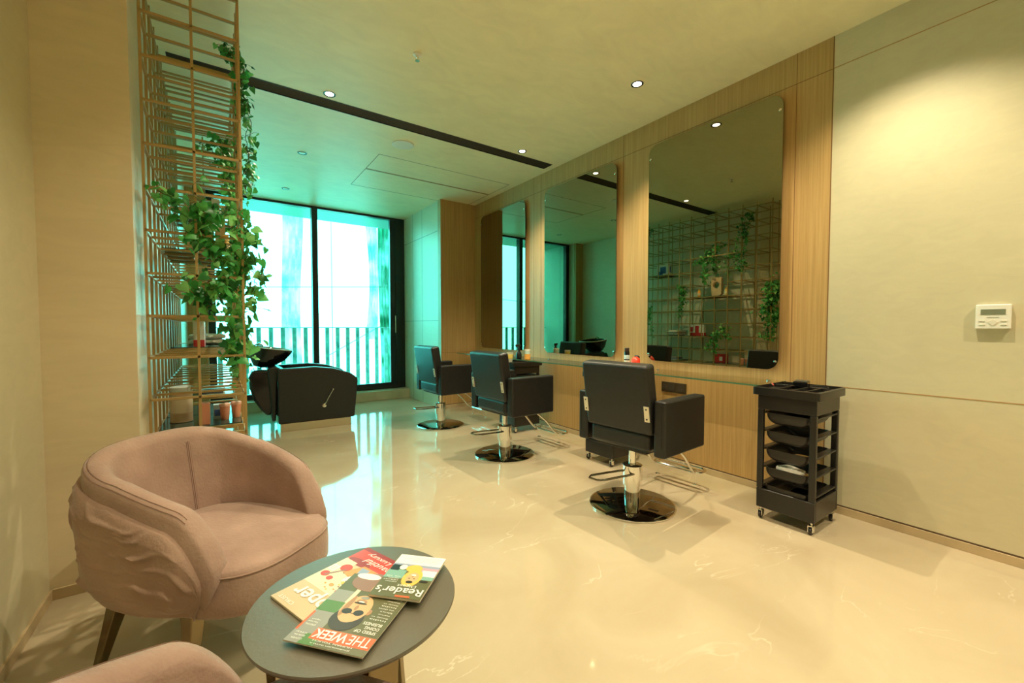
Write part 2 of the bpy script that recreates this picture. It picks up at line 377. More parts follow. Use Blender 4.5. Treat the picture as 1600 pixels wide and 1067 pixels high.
def netting(name, x0, x1, y, z0, z1, amp, waves, m, label, seed, taper=0):
    rnd = random.Random(seed); b = MB(); nu, nv = 70, 24; vs = []
    for j in range(nv+1):
        v = j/nv; z = z1+(z0-z1)*v
        for i in range(nu+1):
            u = i/nu; cx = (x0+x1)/2; hw = (x1-x0)/2*(1-taper*math.sin(v*math.pi))
            x = cx+hw*(2*u-1)+.04*math.sin(v*5+seed)
            yy = y+amp*math.sin(u*waves*6.28+1.3*math.sin(v*4+seed))+amp*.6*mnoise.noise(Vector((u*5, v*3, seed)))
            vs.append((x, yy, z))
    fs = [(j*(nu+1)+i, j*(nu+1)+i+1, (j+1)*(nu+1)+i+1, (j+1)*(nu+1)+i) for j in range(nv) for i in range(nu)]
    b.add(vs, fs); o = b.build(name, m); md = o.modifiers.new('solid', 'SOLIDIFY'); md.thickness = .003
    return tag(o, label, 'netting')
netting('safety_netting', 2.72, 3.10, 8.62, -.3, 3.6, .05, 5, M_netd, 'dark green bunched safety netting hanging at right edge of the window', 3, .15)
netting('safety_netting', 2.50, 2.74, 8.70, 1.0, 3.6, .05, 3, M_net, 'thin green safety netting strip left of the dark bunched netting', 5, .3)
netting('safety_netting', .98, 1.34, 8.75, -.3, 3.6, .06, 3, M_net, 'pale green safety netting hanging left of the window mullion', 8, .15)
# scaffold poles beyond
scf = thing('scaffold', 'faint grey scaffold poles beyond the window and netting', 'scaffold', (2.05, 9.7, -.3))
for a, c in (((-3.05, 0, 2.25), (2.35, 0, 2.55)), ((-.15, .01, .9), (2.15, .01, 2.2)), ((0, .005, 0), (0, .005, 4.3))):
    b = MB(); b.tube([a, c], .011, 8); b.build('pole', flat('scaffold_grey', (.75, .80, .78)), scf)

# ------------------------------------------------------------------ ceiling fixtures
v = thing('air_diffuser', 'long black slot air diffuser set across the ceiling', 'air vent', (0, 0, H))
b = MB(); b.box(-.26, 3.30, 3.855, 4.02, .085, .095); b.box(-.26, 3.30, 3.855, 3.860, -.002, .085); b.box(-.26, 3.30, 4.015, 4.02, -.002, .085)
b.box(-.26, -.255, 3.86, 4.015, -.002, .085); b.box(3.295, 3.30, 3.86, 4.015, -.002, .085)
b.build('housing', mat('vent_black', (.006, .007, .007), .5), v)
for i in range(8):
    y = 3.876+i*.018
    M_ = Matrix.Translation((0, y, .012)) @ Matrix.Rotation(R(25), 4, 'X')
    b = MB(); b.box(-.255, 3.295, -.0035, .0035, -.011, .011, M=M_); b.build('blade', mat('vent_blade', (.05, .058, .058), .35) if 'vent_blade' not in MATS else MATS['vent_blade'], v)

def downlight(x, y, on, label, k=1.0):
    t = thing('downlight', label, 'ceiling light', (x, y, H), 0, None)
    b = MB(); b.lathe([(.034, -.001), (.047, -.004), (.049, 0), (.049, .0), (.034, .0)], n=32); b.build('trim_ring', M_black, t)
    b = MB(); b.lathe([(.034, -.0005), (.030, -.0028), (.010, -.0036), (.0005, -.0038)], n=24); b.build('lens', M_lamp if on else M_dimlamp, t)
    if on:
        L = bpy.data.lights.new('lamp', 'SPOT'); L.energy = LAMP_W*k; L.color = LAMP_COL; L.spot_size = R(116); L.spot_blend = .85; L.shadow_soft_size = .014
        lo = bpy.data.objects.new('lamp', L); COL.objects.link(lo); lo.parent = t; lo.location = (0, 0, -.03)
    return t
downlight(2.77, 2.21, True, 'lit downlight in the ceiling before the large near mirror')
downlight(2.78, 3.76, True, 'lit downlight beside the black vent near the oak wall')
downlight(.80, 3.77, True, 'lit downlight beside the black vent near the lattice shelf', .75)
downlight(.81, 5.20, False, 'unlit downlight between vent and window, the nearer of two')
downlight(.82, 6.66, False, 'unlit downlight closest to the window head')
downlight(.80, 2.21, True, 'lit downlight over the floor beside the lattice shelf', .65)
downlight(2.77, .70, True, 'lit downlight over the stone wall with the thermostat', .75)
downlight(.80, .70, True, 'unseen fill downlight added over the magazine table', .8)  # out of view, added for ambient fill
downlight(2.77, -.80, True, 'unseen fill downlight added behind the viewer by the right wall')  # lamp added behind the camera to raise the ambient light
downlight(.80, -.80, True, 'unseen fill downlight added behind the viewer by the left wall', .8)  # second added lamp out of view, again for ambient light

s = thing('ceiling_speaker', 'round flat white speaker cover in the ceiling past the vent', 'speaker', (1.65, 4.35, H))
b = MB(); b.lathe([(.112, 0), (.112, -.006), (.104, -.009), (.098, -.009)], n=40); b.build('rim', M_white, s)
b = MB(); b.lathe([(.098, -.002), (.098, -.0075), (.05, -.0085), (.001, -.009)], n=40); b.build('grille', mat('speaker_mesh', (.62, .60, .50), .6, bump=.3, bscale=300), s)
s = thing('fire_sprinkler', 'small chrome fire sprinkler hanging from the ceiling', 'sprinkler', (1.198, 2.871, H))
b = MB(); b.lathe([(.03, 0), (.03, -.004), (.014, -.010), (.01, -.010)], n=24); b.build('cover_plate', M_white, s)
b = MB(); b.lathe([(.009, -.008), (.009, -.022), (.004, -.026), (.004, -.040), (.016, -.042), (.016, -.045), (.001, -.045)], n=16); b.build('head', M_chrome, s)
b = MB(); b.tube([(.009, 0, -.02), (.013, 0, -.032), (.004, 0, -.041)], .002, 6); b.tube([(-.009, 0, -.02), (-.013, 0, -.032), (-.004, 0, -.041)], .002, 6); b.build('yoke', M_chrome, s)

# ------------------------------------------------------------------ mirrors
def mirror(y0, y1, z0, z1, label):
    t = thing('wall_mirror', label, 'mirror', (XR, (y0+y1)/2, z0), 0, None); hw = (y1-y0)/2; h = z1-z0
    pl = rrect(-hw, hw, 0, h, .085, 8)
    b = MB(); b.prism(pl, lambda u, w_, k: (-.030 - .006*k, u, w_)); b.build('mirror_glass', M_mirror, t, smooth=False)
    b = MB(); b.prism(rrect(-hw+.001, hw-.001, .001, h-.001, .084, 8), lambda u, w_, k: (-.0295+.004*k, u, w_)); b.build('backing', M_mback, t, smooth=False)
    for sy in (-1, 1):
        for z in (.09, h-.09):
            b = MB(); b.lathe([(.008, 0), (.008, .028)], c=(0, 0, 0), n=12, M=Matrix.Rotation(R(-90), 3, 'Y')); 
            b.v = [(x, y+sy*(hw-.06), zz+z) for x, y, zz in b.v]; b.build('standoff', M_chrome, t)
            b = MB(); b.lathe([(.010, 0), (.010, .004), (.006, .006)], n=14, M=Matrix.Rotation(R(-90), 3, 'Y'))
            b.v = [(x-.036, y+sy*(hw-.02), zz+z-.03) for x, y, zz in b.v]; b.build('stud', M_chrome, t)
    return t
mirror(1.385, 2.53, .935, 2.935, 'large bronze-tinted mirror nearest the stone wall')
mirror(2.92, 4.07, .935, 2.935, 'middle of the three bronze-tinted mirrors')
mirror(4.47, 5.61, .935, 2.935, 'farthest bronze-tinted mirror, beside the oak corner')

# glass counter
t = thing('glass_counter', 'long clear glass counter under the three mirrors', 'counter', (XR, 0, .845))
b = MB(); b.prism(rrect(-.385, -.002, 1.345, 5.75, .006, 2), lambda u, w_, k: (u, w_, .012*k)); b.build('glass_top', M_shelfglass, t, smooth=False)
b = MB(); b.box(-.3862, -.3852, 1.351, 5.744, .0005, .0115); b.box(-.379, -.004, 1.3435, 1.3445, .0005, .0115); b.build('polished_edge', M_shelfedge, t)
for y in (1.42, 2.36, 2.72, 3.9, 4.6, 5.6):
    b = MB(); b.box(-.14, -.0, y-.006, y+.006, -.03, -.001); b.build('bracket', M_chrome, t, bevel=.002)
    b = MB(); b.lathe([(.013, .012), (.013, .02), (.008, .024)], c=(-.10, y, 0), n=14); b.build('cap', M_chrome, t)

# socket plate
t = thing('power_socket', 'dark bronze power socket plate on oak below the counter', 'socket', (XR, 2.26, .70))
b = MB(); b.box(-.009, 0, -.125, .125, -.047, .047); b.build('plate', mat('socket_bronze', (.085, .065, .035), .4, metal=.5), t, bevel=.003)
for dy in (-.07, .02):
    b = MB(); b.box(-.0115, -.009, dy-.035, dy+.035, -.033, .033); b.build('socket_module', mat('socket_dark', (.05, .04, .025), .45) if 'socket_dark' not in MATS else MATS['socket_dark'], t, bevel=.002)
b = MB(); b.box(-.013, -.009, .075, .1, -.02, .02); b.build('switch', MATS['socket_dark'], t, bevel=.002)

# thermostat
t = thing('thermostat', 'white wall thermostat with grey display on the right wall', 'thermostat', (XR, .355, 1.305))
b = MB(); b.box(-.024, 0, -.063, .063, -.065, .065); b.build('body', M_white, t, bevel=.005, seg=3)
b = MB(); b.box(-.0262, -.024, -.044, .044, .012, .040); b.build('display', mat('lcd', (.20, .22, .15), .25), t, bevel=.0008)
for y in (-.038, .038):
    for z in (-.022, -.042):
        b = MB(); b.box(-.0265, -.024, y-.011, y+.011, z-.0035, z+.0035); b.build('button', flat('button_cream', (.74, .71, .60)), t, bevel=.001)
b = MB(); b.prism([(-.018, -.028), (0, -.014), (.018, -.028), (0, -.048)], lambda u, w_, k: (-.024-.003*k, u, w_)); b.build('navigation_button', MATS['button_cream'], t, smooth=False)
b = MB(); b.box(-.0255, -.024, -.022, .022, -.004, -.001); b.build('logo_line', flat('button_grey', (.45, .44, .38)), t)

# ------------------------------------------------------------------ styling chairs
def cushion(x0, x1, y0, y1, z0, z1, puff=.0):
    b = MB(); b.box(x0, x1, y0, y1, z0, z1); return b
def make_chair(label, x, y, rz):
    t = thing('styling_chair', label, 'salon chair', (x, y, 0), rz, None)
    b = MB(); b.lathe([(.0, 0), (.285, 0), (.290, .004), (.290, .009), (.283, .014), (.0, .018)][1:-1]+[(.06, .0165)], n=64); b.build('base_disc', M_disc, t)
    b = MB(); b.lathe([(.290, .0005), (.294, .003), (.294, .010), (.290, .0125)], n=64); b.build('base_rim', M_chrome, t)
    b = MB(); b.lathe([(.056, .016), (.056, .15), (.068, .15), (.068, .285), (.060, .29)], n=32); b.build('pump_column', M_chrome, t)
    b = MB(); b.lathe([(.026, .285), (.026, .43), (.05, .44)], n=20); b.build('piston', M_chrome, t)
    # pump pedal: a bent loop reaching back-left
    b = MB(); b.tube([(-.02, .05, .235), (-.14, .10, .232), (-.27, .145, .228), (-.31, .125, .227), (-.305, .06, .227), (-.27, .03, .228), (-.10, -.03, .236), (.0, -.055, .24)], .0075, 8); b.build('pump_pedal', M_disc, t)
    b = MB(); b.box(-.17, .30, -.24, .24, .44, .575); b.build('seat', M_leather, t, bevel=.035, seg=5)
    b = MB(); b.box(-.14, .22, -.2, .2, .425, .455); b.build('seat_plate', M_plastic, t, bevel=.004)
    # backrest, tilted
    Mt = Matrix.Translation((-.13, 0, .565)) @ Matrix.Rotation(R(-9), 4, 'Y')
    b = MB(); b.box(-.05, .055, -.262, .262, 0, .455, M=Mt); b.build('backrest', M_leather, t, bevel=.024, seg=5)
    for s_ in (-1, 1):
        ya, yb = (.268, .350) if s_ > 0 else (-.350, -.268)
        b = MB(); b.box(-.17, .33, ya, yb, .435, .79); arm = b.build('armrest', M_leather, t, bevel=.014, seg=4)
        b = MB(); y = s_*.324
        b.tube([(-.14, y, .7905), (.30, y, .7905)], .0018, 5); b.tube([(-.16, y*1.0, .47), (-.171, y, .5), (-.171, y, .76), (-.155, y, .786)], .0018, 5); b.build('seam', M_plastic, arm)
        Mp = Mt @ Matrix.Translation((-.054, s_*.245, .10))
        b = MB(); b.box(-.004, .002, -.018, .018, 0, .10, M=Mp); br = b.build('hinge_bracket', mat('steel_plate', (.80, .74, .58), .3, metal=.6) if 'steel_plate' not in MATS else MATS['steel_plate'], t, bevel=.001)
        b = MB()
        for zz in (.018, .082): b.lathe([(.005, 0), (.005, .003), (.002, .004)], n=10, M=(Mp.to_3x3() @ Matrix.Rotation(R(-90), 3, 'Y')), c=Mp @ Vector((-.004, 0, zz)))
        b.build('screw', M_plastic, br)
    # footrest
    pts = []
    for s_ in (1, -1):
        leg = [(.22, .17, .44), (.40, .17, .30), (.50, .17, .185), (.545, .165, .150), (.60, .15, .145)]
        pts.append([(p[0], p[1]*s_, p[2]) for p in leg])
    b = MB(); b.tube(pts[0], .010, 10); b.tube(pts[1], .010, 10)
    fr = b.build('footrest_legs', M_chrome, t)
    loop = [(x_+.63, y_, .145) for x_, y_ in rrect(-.07, .07, -.20, .20, .065, 6)]
    b = MB(); b.tube(loop, .011, 10, closed=True); b.bar((.63, -.19, .147), (.63, .19, .147), .03, .012); b.build('footrest', M_chrome, t)
    for s_ in (-1, 1):
        b = MB(); b.lathe([(.006, .05), (.006, .138), (.009, .142)], c=(.585, s_*.16, .0), n=10); b.lathe([(.020, .044), (.020, .05), (.012, .055)], c=(.585, s_*.16, 0), n=16); b.build('stop_stud', M_chrome, t)
    return t
chairs = make_chair('black leather styling chair nearest the viewer, facing the large near mirror', 2.37, 1.90, R(4))
c2 = copy_tree(chairs); c2.location = (2.295, 3.39, 0); c2.rotation_euler = (0, 0, R(2)); c2['label'] = 'middle black leather styling chair of the row, before the cups'
c3 = copy_tree(chairs); c3.location = (2.31, 4.87, 0); c3.rotation_euler = (0, 0, R(2)); c3['label'] = 'farthest black leather styling chair, closest to the window'
for c in (chairs, c2, c3): c['group'] = 'styling chairs facing the mirrors'

# ------------------------------------------------------------------ trolleys
def make_trolley(label, x, y, rz):
    # origin at the footprint's middle; drawers face -x
    t = thing('salon_trolley', label, 'trolley', (x, y, 0), rz, None)
    X, Y = .185, .165; F = .028
    for sx in (-1, 1):                         # the two open end frames
        b = MB(); xo = sx*X; xi = sx*(X-F)
        a_, c_ = min(xo, xi), max(xo, xi)
        b.box(a_, c_, -Y, -Y+.036, .20, .72); b.box(a_, c_, Y-.036, Y, .20, .72)
        b.build('end_frame', M_plastic, t, bevel=.006, seg=3)
    b = MB(); b.box(-X, X, -Y, Y, .72, .815); b.build('upper_box', M_plastic, t, bevel=.006, seg=3)
    b = MB(); b.box(-X, -X+.022, -Y, Y, .075, .20); b.box(X-.022, X, -Y, Y, .075, .20); b.box(-X+.022, X-.022, -Y, -Y+.022, .075, .20); b.box(-X+.022, X-.022, Y-.022, Y, .075, .20); b.box(-X+.022, X-.022, -Y+.022, Y-.022, .075, .095)
    b.build('lower_box', M_plastic, t, bevel=.006, seg=3)
    top = MB(); o_, i_ = rrect(-X-.032, X+.032, -Y-.022, Y+.022, .02, 4), rrect(-X-.018, X+.018, -Y-.010, Y+.010, .014, 4)
    top.rings([[(u, w_, z) for u, w_ in o] for o, z in ((i_, .812), (o_, .815), (o_, .862), (i_, .866), (i_, .842))]); 
    top.build('top_tray', M_plastic, t, angle=30)
    dv = MB()
    for yy in (-.10, -.03, .055): dv.box(-X-.01, .06, yy-.004, yy+.004, .842, .862)
    dv.box(.06, .068, -Y, Y, .842, .862); dv.lathe([(.050, .842), (.050, .864), (.045, .864), (.045, .844)], c=(.125, -.07, 0), n=28); dv.build('tray_divider', M_plastic, t, bevel=.002)
    for k in range(5):
        z = .70-k*.118
        b = MB(); wy = Y-.042
        # tray: curved bottom dish with a flat rim
        def ring(s, zz, n=None):
            return [(u*s*(1.0 if abs(u) else 1), w_*s, zz) for u, w_ in rrect(-X+.012, X-.012, -wy, wy, .03, 5)]
        R_ = [ring(1.0, z), ring(1.0, z-.012)]
        for q in range(1, 7):
            a = q/6*math.pi/2
            R_.append([(u*(.82+.18*math.cos(a)), w_*(.42+.58*math.cos(a)**.8 if q < 6 else .42), z-.012-.062*math.sin(a)) for u, w_ in rrect(-X+.012, X-.012, -wy, wy, .03, 5)])
        inner = []
        for q in range(6, -1, -1):
            a = q/6*math.pi/2
            inner.append([(u*(.80+.16*math.cos(a)), w_*(.40+.56*(math.cos(a)**.8 if q < 6 else 0)), z-.008-.058*math.sin(a)) for u, w_ in rrect(-X+.012, X-.012, -wy, wy, .03, 5)])
        R_ += inner; R_.append(ring(.965, z))
        b.rings(R_, cap=False); n0 = len(R_[0]); last = (len(R_)-1)*n0
        b.f += [(k_, (k_+1) % n0, last+(k_+1) % n0, last+k_) for k_ in range(n0)]; b.m += [0]*n0
        b.build('drawer', M_plastic, t, angle=50)
        for sy in (-1, 1):
            b = MB(); b.box(-X+.02, X-.02, sy*(Y-.022)-.018, sy*(Y-.022)+.018, z-.008, z+.002); b.build('runner', M_plastic, t, bevel=.002)
    for sx in (-1, 1):
        for sy in (-1, 1):
            cx, cy = sx*(X-.025), sy*(Y-.022)
            b = MB(); b.lathe([(.006, .05), (.006, .08)], c=(cx, cy, 0), n=10); b.box(cx-.018, cx+.012, cy-.014, cy-.010, .018, .056); b.box(cx-.018, cx+.012, cy+.010, cy+.014, .018, .056); b.box(cx-.018, cx+.012, cy-.014, cy+.014, .052, .057)
            f = b.build('caster', M_chrome, t, bevel=.001)
            b = MB(); b.lathe([(.010, -.009), (.021, -.007), (.0225, 0), (.021, .007), (.010, .009)], n=24, M=Matrix.Rotation(R(90), 3, 'X'), c=(cx-.004, cy, .0226)); b.build('wheel', M_plastic, f)
    return t
tr1 = make_trolley('black plastic salon trolley standing against the stone wall', 3.065, 1.14, 0)
tr2 = copy_tree(tr1); tr2.location = (3.02, 4.14, 0); tr2['label'] = 'black salon trolley holding a white cup, behind the middle chair'
tr3 = copy_tree(tr1); tr3.location = (3.03, 2.67, 0); tr3['label'] = 'black salon trolley mostly hidden behind the nearest styling chair'
tr2.scale = tr3.scale = (1, 1, .965)
for c in (tr1, tr2, tr3): c['group'] = 'black salon trolleys'

# things on / in trolleys and counter
def towel_mesh(L, W_, Ht, seed, folds=3):
    b = MB(); n = 24; rings = []
    for i in range(n+1):
        u = i/n; x = (u-.5)*L; e = min(1, 6*min(u, 1-u))**.5 if 0 < u < 1 else .3; ring = []
        for k in range(20):
            a = 2*math.pi*k/20; c_, s_ = math.cos(a), math.sin(a)
            yy = (abs(c_)**.5)*(1 if c_ > 0 else -1)*W_/2*e; zz = (abs(s_)**.6)*(1 if s_ > 0 else -1)*Ht/2*e
            nz = mnoise.noise(Vector((x*14, yy*20, zz*20+seed)))*.12*Ht
            ring.append((x, yy, Ht/2+zz+nz))
        rings.append(ring)
    b.rings(rings); return b
M_towel = mat('white_towel', (.80, .76, .66), .95, var=.05, scale=30, bump=.5, bscale=150)
o = towel_mesh(.17, .11, .034, 3).build('folded_towel', M_towel); o.location = (2.97, 1.14, .322); o.rotation_euler = (0, 0, R(65)); tag(o, 'folded white towel in the fourth drawer of the near trolley', 'towel')
t = thing('hair_clipper_case', 'black box-shaped case lying on the near trolley top', 'case', (3.145, 1.155, .867), R(12))
b = MB(); b.box(-.055, .055, -.04, .04, 0, .026); b.build('body', M_gloss, t, bevel=.004)
b = MB(); b.box(-.050, .050, -.035, .035, .026, .030); b.build('lid', mat('dark_lid', (.03, .04, .045), .3), t, bevel=.001)
t = thing('hair_clip', 'small red hair clip on the near trolley top', 'hair clip', (2.98, 1.26, .867), R(30))
b = MB(); b.tube([(-.04, 0, .005), (0, .003, .012), (.04, 0, .005)], [.003, .006, .003], 8); b.build('jaw', flat('clip_red', (.40, .06, .04)), t)
b = MB(); b.tube([(-.02, .006, .008), (.03, .010, .014)], .0025, 6); b.build('spring_arm', M_chrome, t)

t = thing('plastic_cup', 'white and yellow tapered cup on the trolley behind the middle chair', 'cup', (2.885, 4.15, .8135))
b = MB(); b.lathe([(.026, 0), (.028, .002), (.040, .125), (.041, .128), (.038, .128), (.026, .006)], n=28); b.build('body', flat('cup_white', (.85, .82, .68)), t)
b = MB(); b.lathe([(.0345, .055), (.0398, .110), (.0395, .111), (.0343, .0545)], n=28); b.build('printed_band', flat('cup_yellow', (.85, .68, .16)), t)
t = thing('spray_bottle', 'black trigger spray bottle on the counter beside the white cup', 'spray bottle', (3.055, 4.20, .858), R(160))
b = MB(); b.lathe([(.030, 0), (.036, .004), (.037, .05), (.030, .075), (.014, .095), (.013, .11)], n=28); b.build('bottle', M_gloss, t)
b = MB(); b.lathe([(.016, .108), (.016, .130), (.010, .134)], n=18); b.build('collar', M_plastic, t)
b = MB(); b.box(-.022, .045, -.010, .010, .150, .178); b.box(-.010, .012, -.008, .008, .13, .155); b.build('spray_head', M_plastic, t, bevel=.004)
b = MB(); b.tube([(.030, 0, .155), (.040, 0, .135), (.036, 0, .105)], .004, 8); b.build('trigger', M_plastic, t)
t = thing('cream_jar', 'clear jar of orange cream with white lid beside the spray bottle', 'jar', (3.12, 4.11, .858))
b = MB(); b.lathe([(.034, 0), (.037, .003), (.037, .062)], n=28); b.build('contents', flat('orange_cream', (.85, .42, .08), .3), t)
b = MB(); b.lathe([(.0375, .0625), (.0375, .100), (.036, .100), (.036, .064)], n=28); b.build('glass_wall', flat('frosted_jar', (.62, .78, .72), .15), t)
b = MB(); b.lathe([(.039, .100), (.039, .114), (.034, .116)], n=28); b.build('lid', M_white, t)

t = thing('hairspray_can', 'tall black and white hairspray can on the glass counter', 'can', (3.27, 2.70, .858))
b = MB(); b.lathe([(.024, 0), (.026, .003), (.026, .150), (.022, .156)], n=28); b.build('can_body', M_gloss, t)
b = MB(); b.lathe([(.0262, .080), (.0265, .081), (.0265, .118), (.0262, .119)], n=28); b.build('label_band', flat('can_blue_white', (.62, .82, .86)), t)
b = MB(); b.lathe([(.0262, .012), (.0265, .013), (.0265, .068), (.0262, .069)], n=28); b.build('label_panel', flat('can_cream', (.75, .74, .62)), t)
for i in range(5):
    a = R(190+i*14); b = MB(); b.box(-.0008, .0008, -.003, .003, .03+.006*(i % 3), .036+.009*(i % 2)+.006*(i % 3), M=Matrix.Rotation(a, 4, 'Z') @ Matrix.Translation((.0270, 0, 0))); b.build('printed_mark', M_black, t)
b = MB(); b.lathe([(.022, .156), (.023, .158), (.023, .186), (.019, .190)], n=28); b.build('cap', mat('can_cap', (.06, .035, .03), .35), t)

t = thing('hair_dryer', 'red rounded hair dryer with black cap on the glass counter', 'hair dryer', (3.24, 2.575, .858), R(100))
b = MB(); b.lathe([(.018, -.05), (.034, -.035), (.042, -.01), (.042, .02), (.034, .045), (.024, .052)], c=(0, 0, .055), n=28, M=Matrix.Rotation(R(28), 3, 'X')); b.build('body', flat('dryer_red', (.78, .06, .03), .25), t)
b = MB(); b.lathe([(.024, 0), (.027, .004), (.025, .016), (.015, .020)], c=(0, -.028, .100), n=22, M=Matrix.Rotation(R(28), 3, 'X')); b.build('rear_cap', M_plastic, t)
b = MB(); b.tube([(.0, .03, .03), (.02, .075, .018), (.03, .11, .016)], [.016, .014, .012], 12); b.build('handle', MATS['dryer_red'], t)
b = MB(); b.lathe([(.030, -.0), (.034, .004), (.030, .012)], n=22, c=(0, -.01, .0)); b.build('stand_ring', M_plastic, t)

# ------------------------------------------------------------------ shampoo unit
t = thing('shampoo_unit', 'black salon shampoo chair with wash basin before the window', 'wash unit', (.57, 5.60, 0), R(-2.5))
side = [(0, .10), (0, .73), (.03, .755), (.40, .765), (.62, .735), (.82, .665), (.90, .60), (.905, .55), (.86, .10)]
for k, y in enumerate((0, .62)):
    b = MB(); b.prism(side, lambda u, w_, q: (u, y+.085*q, w_)); b.build('side_panel', M_leather, t, bevel=.016, seg=3)
b = MB(); b.prism([(.05, .12), (.02, .62), (.10, .70), (.30, .52), (.45, .46), (.80, .50), (.87, .44), (.80, .12)], lambda u, w_, q: (u, .088+.53*q, w_)); b.build('seat', M_leather, t, bevel=.03, seg=4)
b = MB(); b.prism([(-.02, .12), (-.06, .12), (-.10, .76), (-.02, .78), (.10, .72), (.0, .60)], lambda u, w_, q: (u, .088+.53*q, w_)); b.build('backrest', M_leather, t, bevel=.02, seg=4)
b = MB(); b.box(.02, .82, .01, .69, 0, .098); b.build('plinth', mat('brushed_steel_plinth', (.62, .52, .36), .22, metal=.7), t, bevel=.004)
# basin pedestal (curved) and bowl
ped = [(-.06, .10), (-.04, .22), (-.06, .74), (-.25, .74), (-.29, .66), (-.28, .52), (-.24, .38), (-.17, .26), (-.10, .18)]
b = MB(); b.prism(ped[1:], lambda u, w_, q: (u, .14+.42*q, w_)); b.build('pedestal', M_gloss, t, bevel=.03, seg=5)
def bowlring(cx, cz, rx, ry, tilt=8, n=40):
    out = []
    for k in range(n):
        a = 2*math.pi*k/n; c_, s_ = math.cos(a), math.sin(a)
        u = abs(c_)**.8*math.copysign(1, c_)*rx; w_ = abs(s_)**.8*math.copysign(1, s_)*ry
        out.append((cx+u, .35+w_, cz-u*math.tan(R(tilt))))
    return out
b = MB()
b.rings([bowlring(-.12, .76, .06, .09, 0), bowlring(-.12, .78, .12, .15, 2), bowlring(-.08, .86, .19, .22, 5), bowlring(-.045, .965, .235, .27), bowlring(-.045, .985, .238, .273),
         bowlring(-.045, .987, .215, .25), bowlring(-.05, .95, .20, .235), bowlring(-.08, .85, .15, .17, 4), bowlring(-.09, .82, .05, .06, 0)])
bw = b.build('basin', M_gloss, t)
b = MB(); b.tube(bowlring(-.045, .986, .228, .262), .010, 8, closed=True); b.build('rim', flat('basin_rim_lit', (.60, .52, .32), .25), bw)  # rim colour brightened to paint in the light falling on it
b = MB(); b.tube([(-.22, .35, .96), (-.22, .35, 1.03), (-.17, .35, 1.05), (-.13, .35, 1.02)], .011, 10); b.build('faucet', M_chrome, bw)
b = MB(); b.lathe([(.024, 0), (.024, .012), (.014, .018)], n=20, M=Matrix.Rotation(R(90), 3, 'X'), c=(.50, 0, .28)); b.tube([(.50, -.014, .28), (.545, -.018, .37), (.605, -.02, .475)], .005, 8)
b.lathe([(.008, -.008), (.01, 0), (.008, .008)], n=12, c=(.605, -.02, .478)); b.build('recline_lever', M_chrome, t)

# ------------------------------------------------------------------ lattice shelf
LX0, LX1, LXM = -.29, .125, -.083; LY = [2.83+.212*j for j in range(12)]; DZ = .218; K = 14; bw_ = .0125
lat = thing('lattice_shelf', 'tall gold painted metal lattice shelf along the left wall', 'shelf', (0, 0, 0))
def post(x, y, z0=0, z1=DZ*K+.06):
    b = MB(); b.box(x-bw_/2, x+bw_/2, y-bw_/2, y+bw_/2, z0, z1); b.build('post', M_brass, lat, bevel=.001, seg=1)
for j, y in enumerate(LY):
    post(LX0, y)
    if j in (4, 5):
        post(LX1, y, 0, 8*DZ)
        if j == 4: post(LX1, y, 11*DZ, DZ*K+.06)
    else: post(LX1, y)
    if j in (0, 11): post(LXM, y)
for k in range(1, K+1):
    z = k*DZ
    b = MB(); b.box(LX0-bw_/2, LX0+bw_/2, LY[0], LY[-1], z-bw_/2, z+bw_/2); b.build('rail', M_brass, lat)
    segs = [(0, 11)]
    if k in (9, 10): segs = [(0, 3), (6, 11)]
    if k in (4, 12): segs = [(0, 8)]
    for a, c_ in segs:
        b = MB(); b.box(LX1-bw_/2, LX1+bw_/2, LY[a], LY[c_], z-bw_/2, z+bw_/2); b.build('rail', M_brass, lat)
cells = [(j, k) for j in range(12) for k in range(1, K+1) if not (j in (4, 5) and k in (9, 10))]
cells.sort(key=lambda c: c[0]); rest = MB()
for n, (j, k) in enumerate(cells):
    bb = (LX0, LX1, LY[j]-bw_/2, LY[j]+bw_/2, k*DZ-bw_/2, k*DZ+bw_/2)
    if n < 99: MB().box(*bb).build('crossbar', M_brass, lat)
    else: rest.box(*bb)
o = rest.build('crossbar', M_brass, lat); o['kind'] = 'stuff'
M_dark = mat('smoked_shelf_glass', (.03, .07, .06), .15)
for (ya, yb, k) in ((3.47, 4.10, 8), (3.90, 4.74, 5), (4.54, 4.96, 10), (3.06, 3.46, 3), (3.48, 3.90, 3), (4.32, 4.74, 3)):
    b = MB(); b.box(LX0+.01, LX1-.01, ya, yb, k*DZ+bw_/2, k*DZ+bw_/2+.006); b.build('shelf_panel', M_dark, lat)

# items on the lattice shelf
def S(k): return k*DZ+bw_/2+.006
def bottle(x, y, z, label, c):
    t = thing('lotion_bottle', label, 'bottle', (x, y, z))
    b = MB(); b.lathe([(.022, 0), (.025, .003), (.025, .085), (.018, .098)], n=20); b.build('body', c, t)
    b = MB(); b.lathe([(.019, .096), (.019, .122), (.015, .125)], n=20); b.build('cap', MATS['cap_amber'], t)
    b = MB(); b.lathe([(.0252, .025), (.0256, .026), (.0256, .06), (.0252, .061)], n=20); b.build('label_band', MATS['band_cream'], t)
flat('cap_amber', (.70, .40, .08)); flat('band_cream', (.85, .72, .45)); flat('bottle_orange', (.85, .38, .04), .3); flat('bottle_gold', (.85, .58, .18), .3)
bottle(.06, 3.98, S(8), 'orange lotion bottle on the lattice shelf left of the wooden ring block', MATS['bottle_orange'])
bottle(.06, 3.52, S(8), 'amber lotion bottle on the lattice shelf right of the wooden ring block', MATS['bottle_gold'])
t = thing('display_block', 'pale wooden display block with round hole on the lattice shelf', 'decoration', (0, 3.69, S(8)))
b = MB(); hole = [(.056*math.cos(2*math.pi*k/32), .175+.056*math.sin(2*math.pi*k/32)) for k in range(32)]
sq = []
